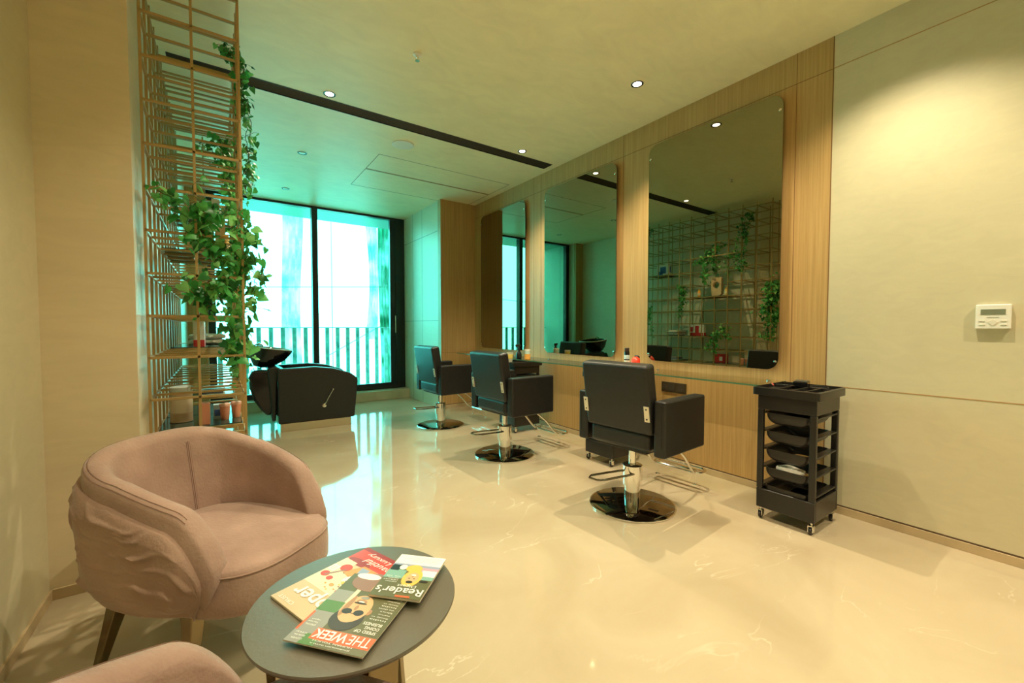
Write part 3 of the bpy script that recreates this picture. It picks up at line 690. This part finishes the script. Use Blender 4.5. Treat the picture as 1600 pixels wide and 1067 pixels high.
for k in range(32):
    c_, s_ = math.cos(2*math.pi*k/32), math.sin(2*math.pi*k/32); m_ = max(abs(c_)/.085, abs(s_)/.15); sq.append((c_/m_, .155+s_/m_))
for x0, x1 in ((0, .06),):
    n = 32; vs = [(x0, u, w_) for u, w_ in sq]+[(x0, u, w_) for u, w_ in hole]+[(x1, u, w_) for u, w_ in sq]+[(x1, u, w_) for u, w_ in hole]
    fs = []
    for k in range(n):
        k2 = (k+1) % n; fs += [(k, k2, n+k2, n+k), (2*n+k, 3*n+k, 3*n+k2, 2*n+k2), (k, 2*n+k, 2*n+k2, k2), (n+k, n+k2, 3*n+k2, 3*n+k)]
    b.add(vs, fs)
b.build('block', mat('pale_timber', (.60, .44, .26), .6, var=.1, scale=8), t, angle=30)
def cardbox(name, x0, x1, y0, y1, z, h, m, label, cat, marks=(), rz=0):
    cx, cy = (x0+x1)/2, (y0+y1)/2
    t = thing(name, label, cat, (cx, cy, z), rz)
    b = MB(); b.box(x0-cx, x1-cx, y0-cy, y1-cy, 0, h); b.build('carton', m, t, bevel=.002)
    for (face, a0, a1, c0, c1, mm) in marks:
        b = MB()
        if face == 'x': X_ = x1-cx; b.box(X_, X_+.0008, a0, a1, c0, c1)
        else: Y_ = y0-cy; b.box(a0, a1, Y_-.0008, Y_, c0, c1)
        b.build('printed_panel', mm, t)
    return t
RED = flat('print_red', (.62, .03, .03)); WHT = flat('print_white', (.80, .78, .70)); BLU = flat('print_blue', (.05, .14, .42)); PNK = flat('card_salmon', (.70, .30, .20))
cardbox('picture_box', -.02, .04, 4.57, 4.83, S(10), .19, WHT, 'white and blue product box on upper lattice shelf', 'box',
        [('x', -.06, .06, .03, .15, BLU), ('x', .0, .10, .01, .07, BLU), ('y', -.02, .02, .04, .15, BLU)])
cardbox('gift_box', -.15, -.08, 3.97, 4.25, S(5), .19, WHT, 'white and red product box beside the rolled towels', 'box',
        [('x', -.13, .13, .0, .05, RED), ('x', -.05, .02, .05, .17, RED), ('x', .06, .12, .07, .15, RED), ('y', -.034, .034, .0, .05, RED)])
for i, (yy, zz) in enumerate(((4.48, 0),)):
    for k_ in range(2):
        o = towel_mesh(.34, .26, .045, 4+k_).build('folded_towel', M_towel); o.location = (-.07, 4.50, S(5)+.046*k_); o.rotation_euler = (0, 0, R(90)); tag(o, ['folded white towel under another on the lattice shelf', 'folded white towel topmost on the lattice shelf'][k_], 'towel', 'folded towels on the lattice shelf')
cardbox('letter_box', -.23, -.17, 3.62, 3.82, S(3), .13, RED, 'small red carton with cream circle low on the lattice shelf', 'box', [('x', -.03, .02, .02, .09, WHT)])
cardbox('salmon_carton', -.10, -.045, 3.09, 3.15, S(3), .125, PNK, 'salmon orange square carton low on the lattice shelf', 'box')
cardbox('product_box', -.03, .02, 3.24, 3.30, S(3), .09, flat('pale_blue_card', (.45, .60, .66)), 'small pale blue box between salmon carton and salmon tubs', 'box', [('y', -.02, .02, .02, .06, BLU)])
def tub(x, y, label):
    t = thing('cream_tub', label, 'tub', (x, y, S(3)))
    b = MB(); b.lathe([(.020, 0), (.022, .003), (.028, .085)], n=22); b.build('body', PNK, t)
    b = MB(); b.lathe([(.030, .085), (.030, .100), (.026, .103)], n=22); b.build('lid', flat('lid_pink', (.75, .45, .36)), t)
tub(.03, 3.20, 'salmon pink tub, left of two on lowest visible lattice shelf'); tub(.09, 3.24, 'salmon pink tub, right of two beside the front lattice post')
t = thing('canister', 'large beige canister with grey lid low behind the lattice', 'canister', (-.19, 3.28, S(3)))
b = MB(); b.lathe([(.052, 0), (.056, .004), (.056, .19)], n=32); b.build('body', flat('canister_beige', (.52, .38, .24)), t)
b = MB(); b.lathe([(.058, .19), (.058, .215), (.050, .220)], n=32); b.build('lid', flat('lid_grey', (.55, .62, .60)), t)
b = MB(); b.lathe([(.0565, .06), (.0568, .061), (.0568, .14), (.0565, .141)], n=32); b.build('paper_label', flat('label_cream', (.66, .54, .38)), t)
for i in range(3):
    c_ = [(.60, .62, .58), (.10, .16, .30), (.45, .42, .36)][i]
    o = MB().box(-.09, .09, -.13, .13, 0, .018).build('book', flat('book_cover_%s' % 'abc'[i], c_), bevel=.001)
    o.location = (-.05, 4.53, S(3)+.0185*i); o.rotation_euler = (0, 0, R((3, -4, 2)[i])); tag(o, ['pale book at the bottom of the stack low on the lattice', 'dark blue book in the middle of the low stack', 'tan book topmost in the low stack on the lattice'][i], 'book', 'books low on the lattice')

# ------------------------------------------------------------------ ivy
LEAF = [(0, 0), (.28, -.18), (.52, .02), (.44, .34), (.20, .70), (0, 1.0), (-.20, .70), (-.44, .34), (-.52, .02), (-.28, -.18)]
def ivy(name, label, strands, nleaf, size, seed, spread, tint=(.25, .45, .3)):
    rnd = random.Random(seed); t = thing(name, label, 'plant', strands[0][0]); org = Vector(strands[0][0])
    stems = MB(); leaves = MB(); tot = sum(len(s) for s in strands)
    for st in strands:
        P = [Vector(p)-org for p in st]; path = []
        for i in range(len(P)-1):
            for q in range(6):
                u = q/6; p = P[i].lerp(P[i+1], u)
                path.append(p+Vector((rnd.uniform(-1, 1), rnd.uniform(-1, 1), rnd.uniform(-.5, .5)))*.012)
        path.append(P[-1]); stems.tube(path, .0022, 5)
        n = int(nleaf*len(st)/tot)
        for k in range(n):
            u = rnd.random()*(len(path)-1); i = int(u); base = path[i].lerp(path[min(i+1, len(path)-1)], u-i)
            off = Vector((rnd.gauss(0, 1), rnd.gauss(0, 1), rnd.gauss(0, .8)))*spread
            tip = base+off; s = size*rnd.uniform(.55, 1.25)
            stems.tube([base, base+off*.5+Vector((0, 0, .01)), tip], .0011, 4)
            # leaf frame: hangs down and faces outwards at random
            d = Vector((rnd.uniform(-.8, .8), rnd.uniform(-.8, .8), -rnd.uniform(.2, 1.1))).normalized()
            nrm = Vector((rnd.uniform(-1, 1), rnd.uniform(-1.3, .3), rnd.uniform(-.2, 1.0)))
            x = d.cross(nrm)
            if x.length < .05: x = d.orthogonal()
            x.normalize(); z = x.cross(d).normalized()
            vs = [tip+x*(a*s)+d*(b_*s)+z*(-.25*abs(a)*s-.15*b_*b_*s) for a, b_ in LEAF]+[tip+d*(.35*s)+z*.05*s]
            mi = rnd.choices((0, 1, 2), tint)[0]; n0 = len(LEAF)
            leaves.add(vs, [(i_, (i_+1) % n0, n0) for i_ in range(n0)], mi)
    stems.build('stem', M_stem, t); leaves.build('leaves', [M_leafA, M_leafB, M_leafC], t, angle=80)
    return t
ivy('ivy_garland', 'large leafy ivy garland draped across the near end of the lattice',
    [[(-.24, 2.84, 1.95), (-.12, 2.80, 1.90), (.02, 2.82, 1.88), (.14, 2.86, 1.86), (.20, 2.88, 1.70)],
     [(-.10, 2.82, 2.00), (-.02, 2.84, 1.85), (-.10, 2.84, 1.72), (.02, 2.83, 1.62), (-.02, 2.85, 1.45), (-.06, 2.84, 1.30)],
     [(.08, 2.84, 1.92), (.15, 2.86, 1.75), (.12, 2.84, 1.58), (.18, 2.88, 1.45), (.12, 2.86, 1.32), (.14, 2.88, 1.14)],
     [(-.20, 2.84, 1.90), (-.08, 2.83, 1.78), (.04, 2.84, 1.70), (.16, 2.86, 1.62), (.20, 2.90, 1.50)],
     [(-.14, 2.82, 1.50), (-.05, 2.82, 1.42), (.04, 2.84, 1.50), (.10, 2.85, 1.38)],
     [(.0, 2.84, 1.72), (.06, 2.84, 1.55), (.0, 2.85, 1.36)],
     [(.05, 2.84, 1.30), (.08, 2.86, 1.16), (.05, 2.88, 1.07)]], 520, .050, 11, .036)
ivy('ivy_vine', 'long thin ivy vine hanging down from the lattice top',
    [[(.13, 3.16, 2.98), (.17, 3.2, 2.85), (.16, 3.18, 2.65), (.18, 3.2, 2.45), (.19, 3.21, 2.28), (.17, 3.2, 2.10)], [(.05, 3.2, 2.98), (.10, 3.1, 2.90), (.14, 3.16, 2.80), (.15, 3.22, 2.6)],
     [(.15, 3.24, 2.9), (.20, 3.28, 2.6), (.19, 3.3, 2.35), (.17, 3.3, 2.15)]], 230, .036, 12, .025, (.5, .35, .15))
ivy('ivy_bunch', 'bushy ivy in the wide opening of the lattice above the ring block',
    [[(.05, 3.62, 2.55), (.10, 3.72, 2.52), (.08, 3.82, 2.45), (.10, 3.92, 2.38), (.12, 3.98, 2.30)], [(.08, 3.80, 2.48), (.12, 3.86, 2.25), (.13, 3.84, 2.05), (.12, 3.82, 1.96)], [(.05, 3.74, 2.5), (.10, 3.70, 2.3), (.09, 3.68, 2.15)]], 260, .042, 13, .035)
ivy('ivy_vine', 'narrow ivy vine hanging mid height on the far lattice cells',
    [[(.12, 4.34, 1.97), (.15, 4.26, 1.93), (.14, 4.25, 1.75), (.15, 4.27, 1.60), (.14, 4.28, 1.44)], [(.13, 4.22, 1.95), (.15, 4.2, 1.8), (.15, 4.22, 1.65)]], 140, .038, 14, .026)
ivy('ivy_bunch', 'bushy ivy trailing over the lower lattice beside the towels',
    [[(.06, 3.50, 1.24), (.12, 3.58, 1.22), (.14, 3.68, 1.12), (.13, 3.74, 1.0), (.12, 3.78, .88)], [(.10, 3.50, 1.2), (.14, 3.62, 1.10), (.14, 3.66, .95), (.13, 3.68, .80)], [(.12, 3.5, 1.15), (.13, 3.44, 1.10)]], 160, .042, 15, .032, (.2, .4, .4))
ivy('ivy_vine', 'ivy vine on the lattice end closest to the window',
    [[(.10, 4.9, 1.62), (.14, 4.92, 1.45), (.13, 4.88, 1.25), (.14, 4.86, 1.08)], [(.12, 4.95, 1.55), (.13, 4.97, 1.3)]], 110, .038, 16, .03)
ivy('ivy_bunch', 'small dark ivy bunch at the top far end of the lattice',
    [[(.05, 5.05, 3.08), (.10, 4.95, 3.05), (.12, 4.88, 3.0)], [(.10, 4.98, 3.04), (.14, 4.97, 2.86)]], 60, .032, 17, .03, (.7, .25, .05))
ivy('ivy_vine', 'ivy tendrils showing through the lattice under the air vent',
    [[(.05, 3.45, 2.42), (.12, 3.42, 2.38), (.15, 3.46, 2.24), (.14, 3.44, 2.08)], [(-.10, 3.4, 2.42), (.0, 3.42, 2.40), (.1, 3.45, 2.36)]], 60, .030, 18, .025)

# ------------------------------------------------------------------ armchairs
def arm_path(s, off=0.0):
    # s in -1..1 along the U of the back and arms; returns plan point and outward normal
    a_, b_ = .29, .322; q = abs(s); sg = 1 if s >= 0 else -1; sb = .60; N_ = 3.0
    if q <= sb:
        th = q/sb*math.pi/2; c_, d_ = math.cos(th), math.sin(th); n_ = 2/N_
        x = -a_*c_**n_; y = b_*d_**n_
        nx, ny = -(c_**(2-n_))/a_, (d_**(2-n_))/b_
    else:
        u = (q-sb)/(1-sb); x = .36*u; y = b_-.065*u*u; nx, ny = .13*u/.36, 1
    l = math.hypot(nx, ny); nx /= l; ny /= l
    return Vector(((x+nx*off), (y+ny*off)*sg, 0)), Vector((nx, ny*sg, 0))
def arm_h(q, zb, ht, e=1.0):
    q = min(1, q/e); base = ht-.20*q**1.7
    return base if q < .86 else zb+(base-zb)*math.sqrt(max(0, 1-((q-.86)/.14)**2))
def lean(v, rec=.16):
    # the back leans outwards above the seat; the lower edge tucks in, most of all under the arm fronts
    low = max(0, min(1, (.43-v.z)/.13)); fr = max(0, min(1, v.x/.30))
    return Vector((v.x-rec*max(0, v.z-.43)-low*low*(.085*fr-.015*(1-fr)), v.y*(1-.05*low*low), v.z))
def make_armchair(label, x, y, rz, seed=0):
    t = thing('armchair', label, 'armchair', (x, y, 0), rz, None)
    N = 168; T = .082
    def loop(s, T=T, zb=.285, ht=.80, e=1.0, off=0, inb=0):
        p, n = arm_path(s, off); h = arm_h(abs(s), zb, ht, e); zt = max(zb+.002, h-T/2); out = []
        for k in range(7): out.append(p+Vector((0, 0, zb+(zt-zb)*k/6))+n*(.012*math.sin(math.pi*k/6)))
        for k in range(1, 9):
            a = math.pi*k/9; rr = min(T/2, .9*(h-zb)+.012); out.append(p-n*(T/2)*(1-math.cos(a))+Vector((0, 0, zt+math.sin(a)*rr)))
        for k in range(7): out.append(p-n*T+Vector((0, 0, zt+(zb-zt)*k/6)))
        return [lean(v) for v in out]
    b = MB(); b.rings([loop(-1+2*i/N) for i in range(N+1)]); sh = b.build('shell', M_suede, t, angle=60)
    # draped outer wrap with soft horizontal gathers
    b = MB(); V = 84; rg = []; N2 = 230
    for i in range(N2+1):
        s = (-1+2*i/N2)*.965; p, n = arm_path(s, .006); h = arm_h(abs(s)/.965, .280, .750)-.012; out = []
        ed = min(1, (1-abs(s)/.965)*9)
        for k in range(V+1):
            v_ = k/V; z = .280+(h-.280)*v_
            wv = Vector((s*5.0, z*4+seed, seed))
            warp = mnoise.noise(wv)*2.2+mnoise.noise(wv*2.1)*1.0
            f = .6*math.sin(z*95+warp*4.0+s*5+seed)+.55*math.sin(z*150+warp*6.5-s*8+seed)
            fold = (max(0, f)**1.6)*.011*(.15+1.5*abs(mnoise.noise(Vector((s*6, z*7, 7+seed)))))*.95
            env = min(1, 7*(1-v_))**.5*min(1, 4*v_)**.6
            bulge = .030*env*min(1, ed+.2)
            out.append(p+n*(bulge+fold*env*ed)+Vector((0, 0, z)))
        for k in range(6): out.append(p-n*.012+Vector((0, 0, h+(.280-h)*k/5)))
        rg.append([lean(v) for v in out])
    b.rings(rg); b.build('outer_wrap', M_suede2, t, angle=70)
    # seat cushion
    def so(sc_, z, grow=0):
        pts = []
        for i in range(72):
            a = 2*math.pi*i/72; c_, s_ = math.cos(a), math.sin(a)
            X_ = abs(c_)**(.62)*math.copysign(1, c_); Y_ = abs(s_)**(.62)*math.copysign(1, s_)
            xx = .100+X_*.335; hw = .272-.02*max(0, (.1-xx))
            xx += .02*max(0, X_)*(1-Y_*Y_)
            pts.append((.05+(xx-.05)*sc_, Y_*hw*sc_, z+.012*(1-(Y_*sc_)**2)*grow))
        return pts
    b = MB(); b.rings([so(.88, .262), so(.97, .272), so(1.0, .295), so(1.005, .35), so(1.0, .395), so(.985, .416, .5), so(.95, .428, 1), so(.8, .438, 1), so(.5, .444, 1), so(.1, .448, 1)])
    st = b.build('seat', M_suede, t, angle=70)
    b = MB(); b.tube([p for p in so(.995, .412, .5)], .0028, 6, closed=True); b.build('piping', M_suede2, st)
    # stitch lines
    b = MB(); sp, sn = arm_path(.075, -T-.0005); b.tube([lean(sp+Vector((0, 0, .44+.30*k/8))) for k in range(9)], .0014, 5)
    for dy in (-.007, .007): b.tube([lean(sp+Vector((0, dy, .44+.30*k/8))) for k in range(9)], .0007, 5)
    b.build('back_seam', M_thread, sh)
    b = MB()
    for i_, tt in enumerate((1.95, 2.35)):
        pts = []
        for i in range(81):
            s = (-1+2*i/80)*.90; lp = loop(s); pts.append(Vector(lp[7 + (1, 2)[i_]])+arm_path(s)[1]*.0008+Vector((0, 0, .0010)))
        b.tube(pts, .0008, 4)
    b.build('rim_stitching', M_thread, sh)
    for sx in (-1, 1):
        for sy in (-1, 1):
            b = MB(); tp = Vector(((.17, -.17)[sx < 0], sy*.20, .31)); bt = Vector(((.20, -.24)[sx < 0], sy*.25, 0))
            r_ = []
            for u in (0, .12, .3, .6, 1):
                p = tp.lerp(bt, u); hw = (.046, .032, .025, .020, .015)[(0, .12, .3, .6, 1).index(u)]
                r_.append([(p.x+a*hw, p.y+c_*hw, p.z) for a, c_ in ((-1, -1), (1, -1), (1, 1), (-1, 1))])
            b.rings(r_); b.build('leg', M_bronze, t, bevel=.004, seg=2)
    return t
make_armchair('mauve suede tub armchair with gathered outer wrap, behind the magazine table', -.035, 2.085, R(-51))
make_armchair('mauve suede armchair cut off by the bottom edge, only its top showing', -.067, .693, R(40), 5)

# ------------------------------------------------------------------ table and magazines
TZ = .53; TX, TY = .29, 1.135
t = thing('side_table', 'round dark side table holding three magazines', 'table', (TX, TY, 0))
b = MB(); b.lathe([(.248, TZ-.014), (.256, TZ-.012), (.260, TZ-.004), (.258, TZ), (.02, TZ)], n=96); b.build('tabletop', M_tabletop, t)
b = MB(); b.lathe([(.20, TZ-.020), (.20, TZ-.014)], n=48); b.build('underplate', M_bronze, t)
for a, ro in ((-80, -.07), (157, 0), (43, -.02)):
    M_ = Matrix.Rotation(R(a), 4, 'Z'); b = MB(); vs = []
    for x, w_, z in ((.205+ro, .046, TZ-.014), (.190+ro, .042, .25), (.210+ro, .050, 0)):
        vs += [M_ @ Vector((x-.011, -w_, z)), M_ @ Vector((x+.011, -w_, z)), M_ @ Vector((x+.011, w_, z)), M_ @ Vector((x-.011, w_, z))]
    b.rings([vs[0:4], vs[4:8], vs[8:12]]); b.build('leg', M_bronze, t, bevel=.003)

def magazine(label, corner, udir_deg, W_, L_, z, thick, cover_fn, dz=0):
    # local frame: x = reading direction of the title, y = towards the cover's top; origin at bottom-left of the cover
    t = thing('magazine', label, 'magazine', (corner[0], corner[1], z), R(udir_deg), 'magazines on the side table')
    b = MB(); b.box(0, W_, 0, L_, 0, thick-.0006); b.build('pages', flat('page_edge', (.72, .66, .52)), t)
    cover_fn(t, W_, L_, thick); return t
def quads(t, zc, specs, name='cover'):
    mats = []; b = MB()
    for i, (poly, m) in enumerate(specs):
        if m not in mats: mats.append(m)
        z1 = zc+.00005*i
        b.prism(poly, lambda u, w_, k: (u, w_, zc-.0004+(z1-zc+.0005)*k), mats.index(m))
    return b.build(name, mats, t, smooth=False)
def ell(cx, cy, rx, ry, n=24, rot=0):
    o = []
    for k in range(n):
        a = 2*math.pi*k/n; x, y = rx*math.cos(a), ry*math.sin(a); o.append((cx+x*math.cos(rot)-y*math.sin(rot), cy+x*math.sin(rot)+y*math.cos(rot)))
    return o
def rc(x0, x1, y0, y1): return [(x0, y0), (x1, y0), (x1, y1), (x0, y1)]
C = lambda n, c: flat('ink_'+n, c, .28)
INK = dict(tan=C('tan', (.62, .47, .28)), red=C('red', (.62, .05, .03)), dred=C('deep_red', (.33, .02, .02)), org=C('orange', (.80, .30, .08)), cream=C('cream', (.80, .70, .48)), wht=C('white', (.88, .86, .80)),
           olive=C('olive', (.13, .13, .06)), grn=C('green', (.10, .22, .06)), skin=C('skin', (.72, .42, .22)), skin2=C('skin_shade', (.42, .22, .11)), hair=C('hair', (.04, .03, .02)), grey=C('grey', (.30, .30, .27)), blu=C('blue_grey', (.30, .36, .50)),
           gold=C('gold', (.85, .50, .10)), teal=C('teal', (.22, .42, .36)), pink=C('pink', (.80, .35, .45)), blk=C('black', (.02, .02, .02)), brown=C('brown', (.30, .16, .12)), verm=C('vermilion', (.85, .14, .05)))
def lines(t, m, x0, y0, w_, n, dy, h, rnd, z, words):
    for i in range(n): text(words[i % len(words)], 'cover_line', m, t, (x0, y0-i*dy, z), (1, 0, 0), (0, 1, 0), h, w_*rnd.uniform(.7, 1))
def cover_week(t, W_, L_, th):
    k = INK; rnd = random.Random(2)
    quads(t, th, [(rc(0, W_, 0, L_), k['olive']), (rc(W_*.70, W_, L_*.28, L_), k['grey']), (rc(W_*.68, W_*.74, .0, L_*.5), k['cream']), (rc(W_*.62, W_*.82, L_*.88, L_), k['grn']), (rc(.0, W_*.75, L_*.80, L_*.93), k['verm']), (rc(W_*.97, W_, L_*.62, L_*.86), k['verm']), (rc(W_*.72, W_, L_*.45, L_*.6), k['grn']),
                  (ell(W_*.62, L_*.10, W_*.30, L_*.15), k['brown']), (ell(W_*.75, L_*.02, W_*.18, L_*.05), k['wht']), (ell(W_*.46, L_*.18, W_*.10, L_*.13), k['skin']),
                  (ell(W_*.53, L_*.64, W_*.205, L_*.155), k['hair']), (ell(W_*.33, L_*.52, W_*.03, L_*.04), k['skin2']), (ell(W_*.53, L_*.50, W_*.185, L_*.19), k['skin']), (ell(W_*.66, L_*.48, W_*.035, L_*.15), k['skin2']), (ell(W_*.45, L_*.55, W_*.065, L_*.038), k['blk']), (ell(W_*.61, L_*.55, W_*.065, L_*.038), k['blk']), (rc(W_*.50, W_*.58, L_*.565, L_*.572), k['blk']),
                  (ell(W_*.53, L_*.49, W_*.022, L_*.035), k['skin2']), (ell(W_*.53, L_*.40, W_*.07, L_*.03), k['skin2']), (ell(W_*.53, L_*.405, W_*.04, L_*.010), k['wht']), (ell(W_*.53, L_*.425, W_*.09, L_*.012), k['hair']), (ell(W_*.53, L_*.345, W_*.06, L_*.02), k['grey'])])
    z = th+.0012
    text('THE', 'title', k['wht'], t, (W_*.02, L_*.815, z), (1, 0, 0), (0, 1, 0), L_*.10, W_*.27)
    text('WEEK', 'title', k['wht'], t, (W_*.31, L_*.815, z), (1, 0, 0), (0, 1, 0), L_*.10, W_*.43, bold=.02)
    text('SPEED OF', 'cover_line', k['wht'], t, (W_*.05, L_*.735, z), (1, 0, 0), (0, 1, 0), L_*.035, W_*.27, bold=.01)
    text('DOING', 'cover_line', k['wht'], t, (W_*.05, L_*.685, z), (1, 0, 0), (0, 1, 0), L_*.035, W_*.18, bold=.01)
    text('BUSINESS', 'cover_line', k['wht'], t, (W_*.05, L_*.635, z), (1, 0, 0), (0, 1, 0), L_*.035, W_*.24, bold=.01)
    lines(t, k['wht'], W_*.05, L_*.585, W_*.22, 9, L_*.037, L_*.018, rnd, z, ['India', 'Ready to', 'Startup', 'Reforms in', 'the states'])
    lines(t, k['wht'], W_*.80, L_*.78, W_*.16, 3, L_*.035, L_*.018, rnd, z, ['SPECIAL', 'The new', 'report'])
    lines(t, k['wht'], W_*.80, L_*.95, W_*.17, 3, L_*.035, L_*.018, rnd, z, ['COVER', 'Inside the', 'city'])
    lines(t, k['wht'], W_*.18, L_*.965, W_*.5, 2, L_*.03, L_*.016, rnd, z, ['JOURNALISM WITH A', 'HUMAN TOUCH'])
def cover_food(t, W_, L_, th):
    k = INK; rnd = random.Random(5)
    quads(t, th, [(rc(0, W_, 0, L_), k['tan']), (rc(0, W_, 0, L_*.24), k['red']), (rc(0, W_, 0, L_*.05), k['dred']), (ell(W_*.75, L_*.23, W_*.22, L_*.05), k['dred']), (rc(0, W_, L_*.40, L_*.55), k['cream']), (rc(W_*.75, W_, L_*.25, L_*.50), k['cream']), (rc(W_*.30, W_, L_*.55, L_*.70), k['cream']),
                  ([(W_*.05, L_*.25), (W_*.6, L_*.24), (W_*.75, L_*.42), (W_*.3, L_*.48)], k['org']), ([(W_*.45, L_*.26), (W_*.6, L_*.27), (W_*.5, L_*.44), (W_*.42, L_*.4)], k['blu']),
                  (ell(W_*.30, L_*.43, W_*.30, L_*.10, rot=.25), k['wht']), (ell(W_*.78, L_*.36, W_*.09, L_*.055), k['red']), (ell(W_*.90, L_*.53, W_*.07, L_*.04), k['red']), (ell(W_*.76, L_*.55, W_*.05, L_*.03), k['red']), ([(W_*.72, L_*.38), (W_*.75, L_*.38), (W_*.90, L_*.54), (W_*.87, L_*.55)], k['brown']),
                  (rc(W_*.86, W_*.99, L_*.38, L_*.47), k['wht']), (ell(W_*.50, L_*.52, W_*.05, L_*.02), k['gold']), (ell(W_*.60, L_*.60, W_*.04, L_*.02), k['org']), (ell(W_*.42, L_*.63, W_*.03, L_*.016), k['red'])])
    z = th+.0011
    text('Upper', 'title', k['wht'], t, (W_*.05, L_*.69, z), (1, 0, 0), (0, 1, 0), L_*.21, W_*.84, bold=.02)
    text('CRUST', 'title', k['wht'], t, (W_*.62, L_*.93, z), (1, 0, 0), (0, 1, 0), L_*.035, W_*.30)
    text('Beautiful', 'cover_line', k['wht'], t, (W_*.12, L_*.135, z), (1, 0, 0), (0, 1, 0), L_*.075, W_*.62, shear=.3)
    text('& Luxury', 'cover_line', k['wht'], t, (W_*.20, L_*.040, z), (1, 0, 0), (0, 1, 0), L_*.075, W_*.62, shear=.3)
    lines(t, k['brown'], W_*.88, L_*.445, W_*.09, 3, L_*.02, L_*.010, rnd, z, ['ANNUAL', 'ISSUE', '2018'])
    for i in range(12):
        x, y = rnd.uniform(.45, .72)*W_, rnd.uniform(.42, .68)*L_
        quads(t, th+.0009, [(ell(x, y, W_*.018, L_*.007, 8), k[('org', 'brown', 'gold')[i % 3]])], 'dish')
def cover_digest(t, W_, L_, th):
    k = INK; rnd = random.Random(8)
    quads(t, th, [(rc(0, W_, 0, L_), k['olive']), (rc(0, W_, 0, L_*.24), k['wht']), (rc(0, W_, L_*.24, L_*.30), k['blu']), (rc(0, W_*.35, L_*.30, L_*.46), k['pink']), (rc(.0, W_*.30, L_*.36, L_*.52), k['wht']), (rc(0, W_, L_*.50, L_*.58), k['teal']), (rc(W_*.62, W_, L_*.40, L_*.60), k['teal']), (rc(W_*.80, W_*.98, L_*.28, L_*.42), k['blk']), (ell(W_*.74, L_*.33, W_*.08, L_*.06), k['wht']),
                  (ell(W_*.50, L_*.34, W_*.17, L_*.09), k['gold']), (ell(W_*.42, L_*.56, W_*.19, L_*.20), k['gold']), (ell(W_*.42, L_*.56, W_*.125, L_*.125), k['skin']), (ell(W_*.37, L_*.575, W_*.022, L_*.010), k['hair']), (ell(W_*.47, L_*.575, W_*.022, L_*.010), k['hair']), (ell(W_*.42, L_*.53, W_*.018, L_*.02), k['skin2']), (ell(W_*.42, L_*.495, W_*.05, L_*.018), k['wht']), (ell(W_*.42, L_*.66, W_*.07, L_*.03), k['hair']),
                  (ell(W_*.15, L_*.62, W_*.09, L_*.025), k['hair']), (rc(W_*.22, W_*.50, L_*.955, L_*.985), k['verm'])])
    z = th+.0012
    text("Reader's", 'title', k['wht'], t, (W_*.03, L_*.80, z), (1, 0, 0), (0, 1, 0), L_*.145, W_*.93, bold=.012)
    text("Digest", 'title', k['wht'], t, (W_*.22, L_*.715, z), (1, 0, 0), (0, 1, 0), L_*.07, W_*.38)
    lines(t, k['wht'], W_*.66, L_*.68, W_*.30, 4, L_*.04, L_*.022, rnd, z, ['EVERYDAY', 'HEROES', 'WHO MOVE', 'us all'])
    lines(t, k['grey'], W_*.08, L_*.17, W_*.8, 4, L_*.035, L_*.014, rnd, z, ['a world of good reading for the home', 'stories that last a lifetime'])
MZ = TZ+.0005
magazine('food magazine with red lower band, under the other two magazines', (.458, 1.153), 109.2, .22, .30, MZ, .006, cover_food)
magazine('news magazine with a red title band, closest to the table edge', (.442, 1.069), 130.3, .205, .265, MZ+.0105, .003, cover_week)
magazine('small digest magazine with a golden shawled face, topmost at right', (.549, 1.126), 134, .142, .196, MZ+.0172, .006, cover_digest)
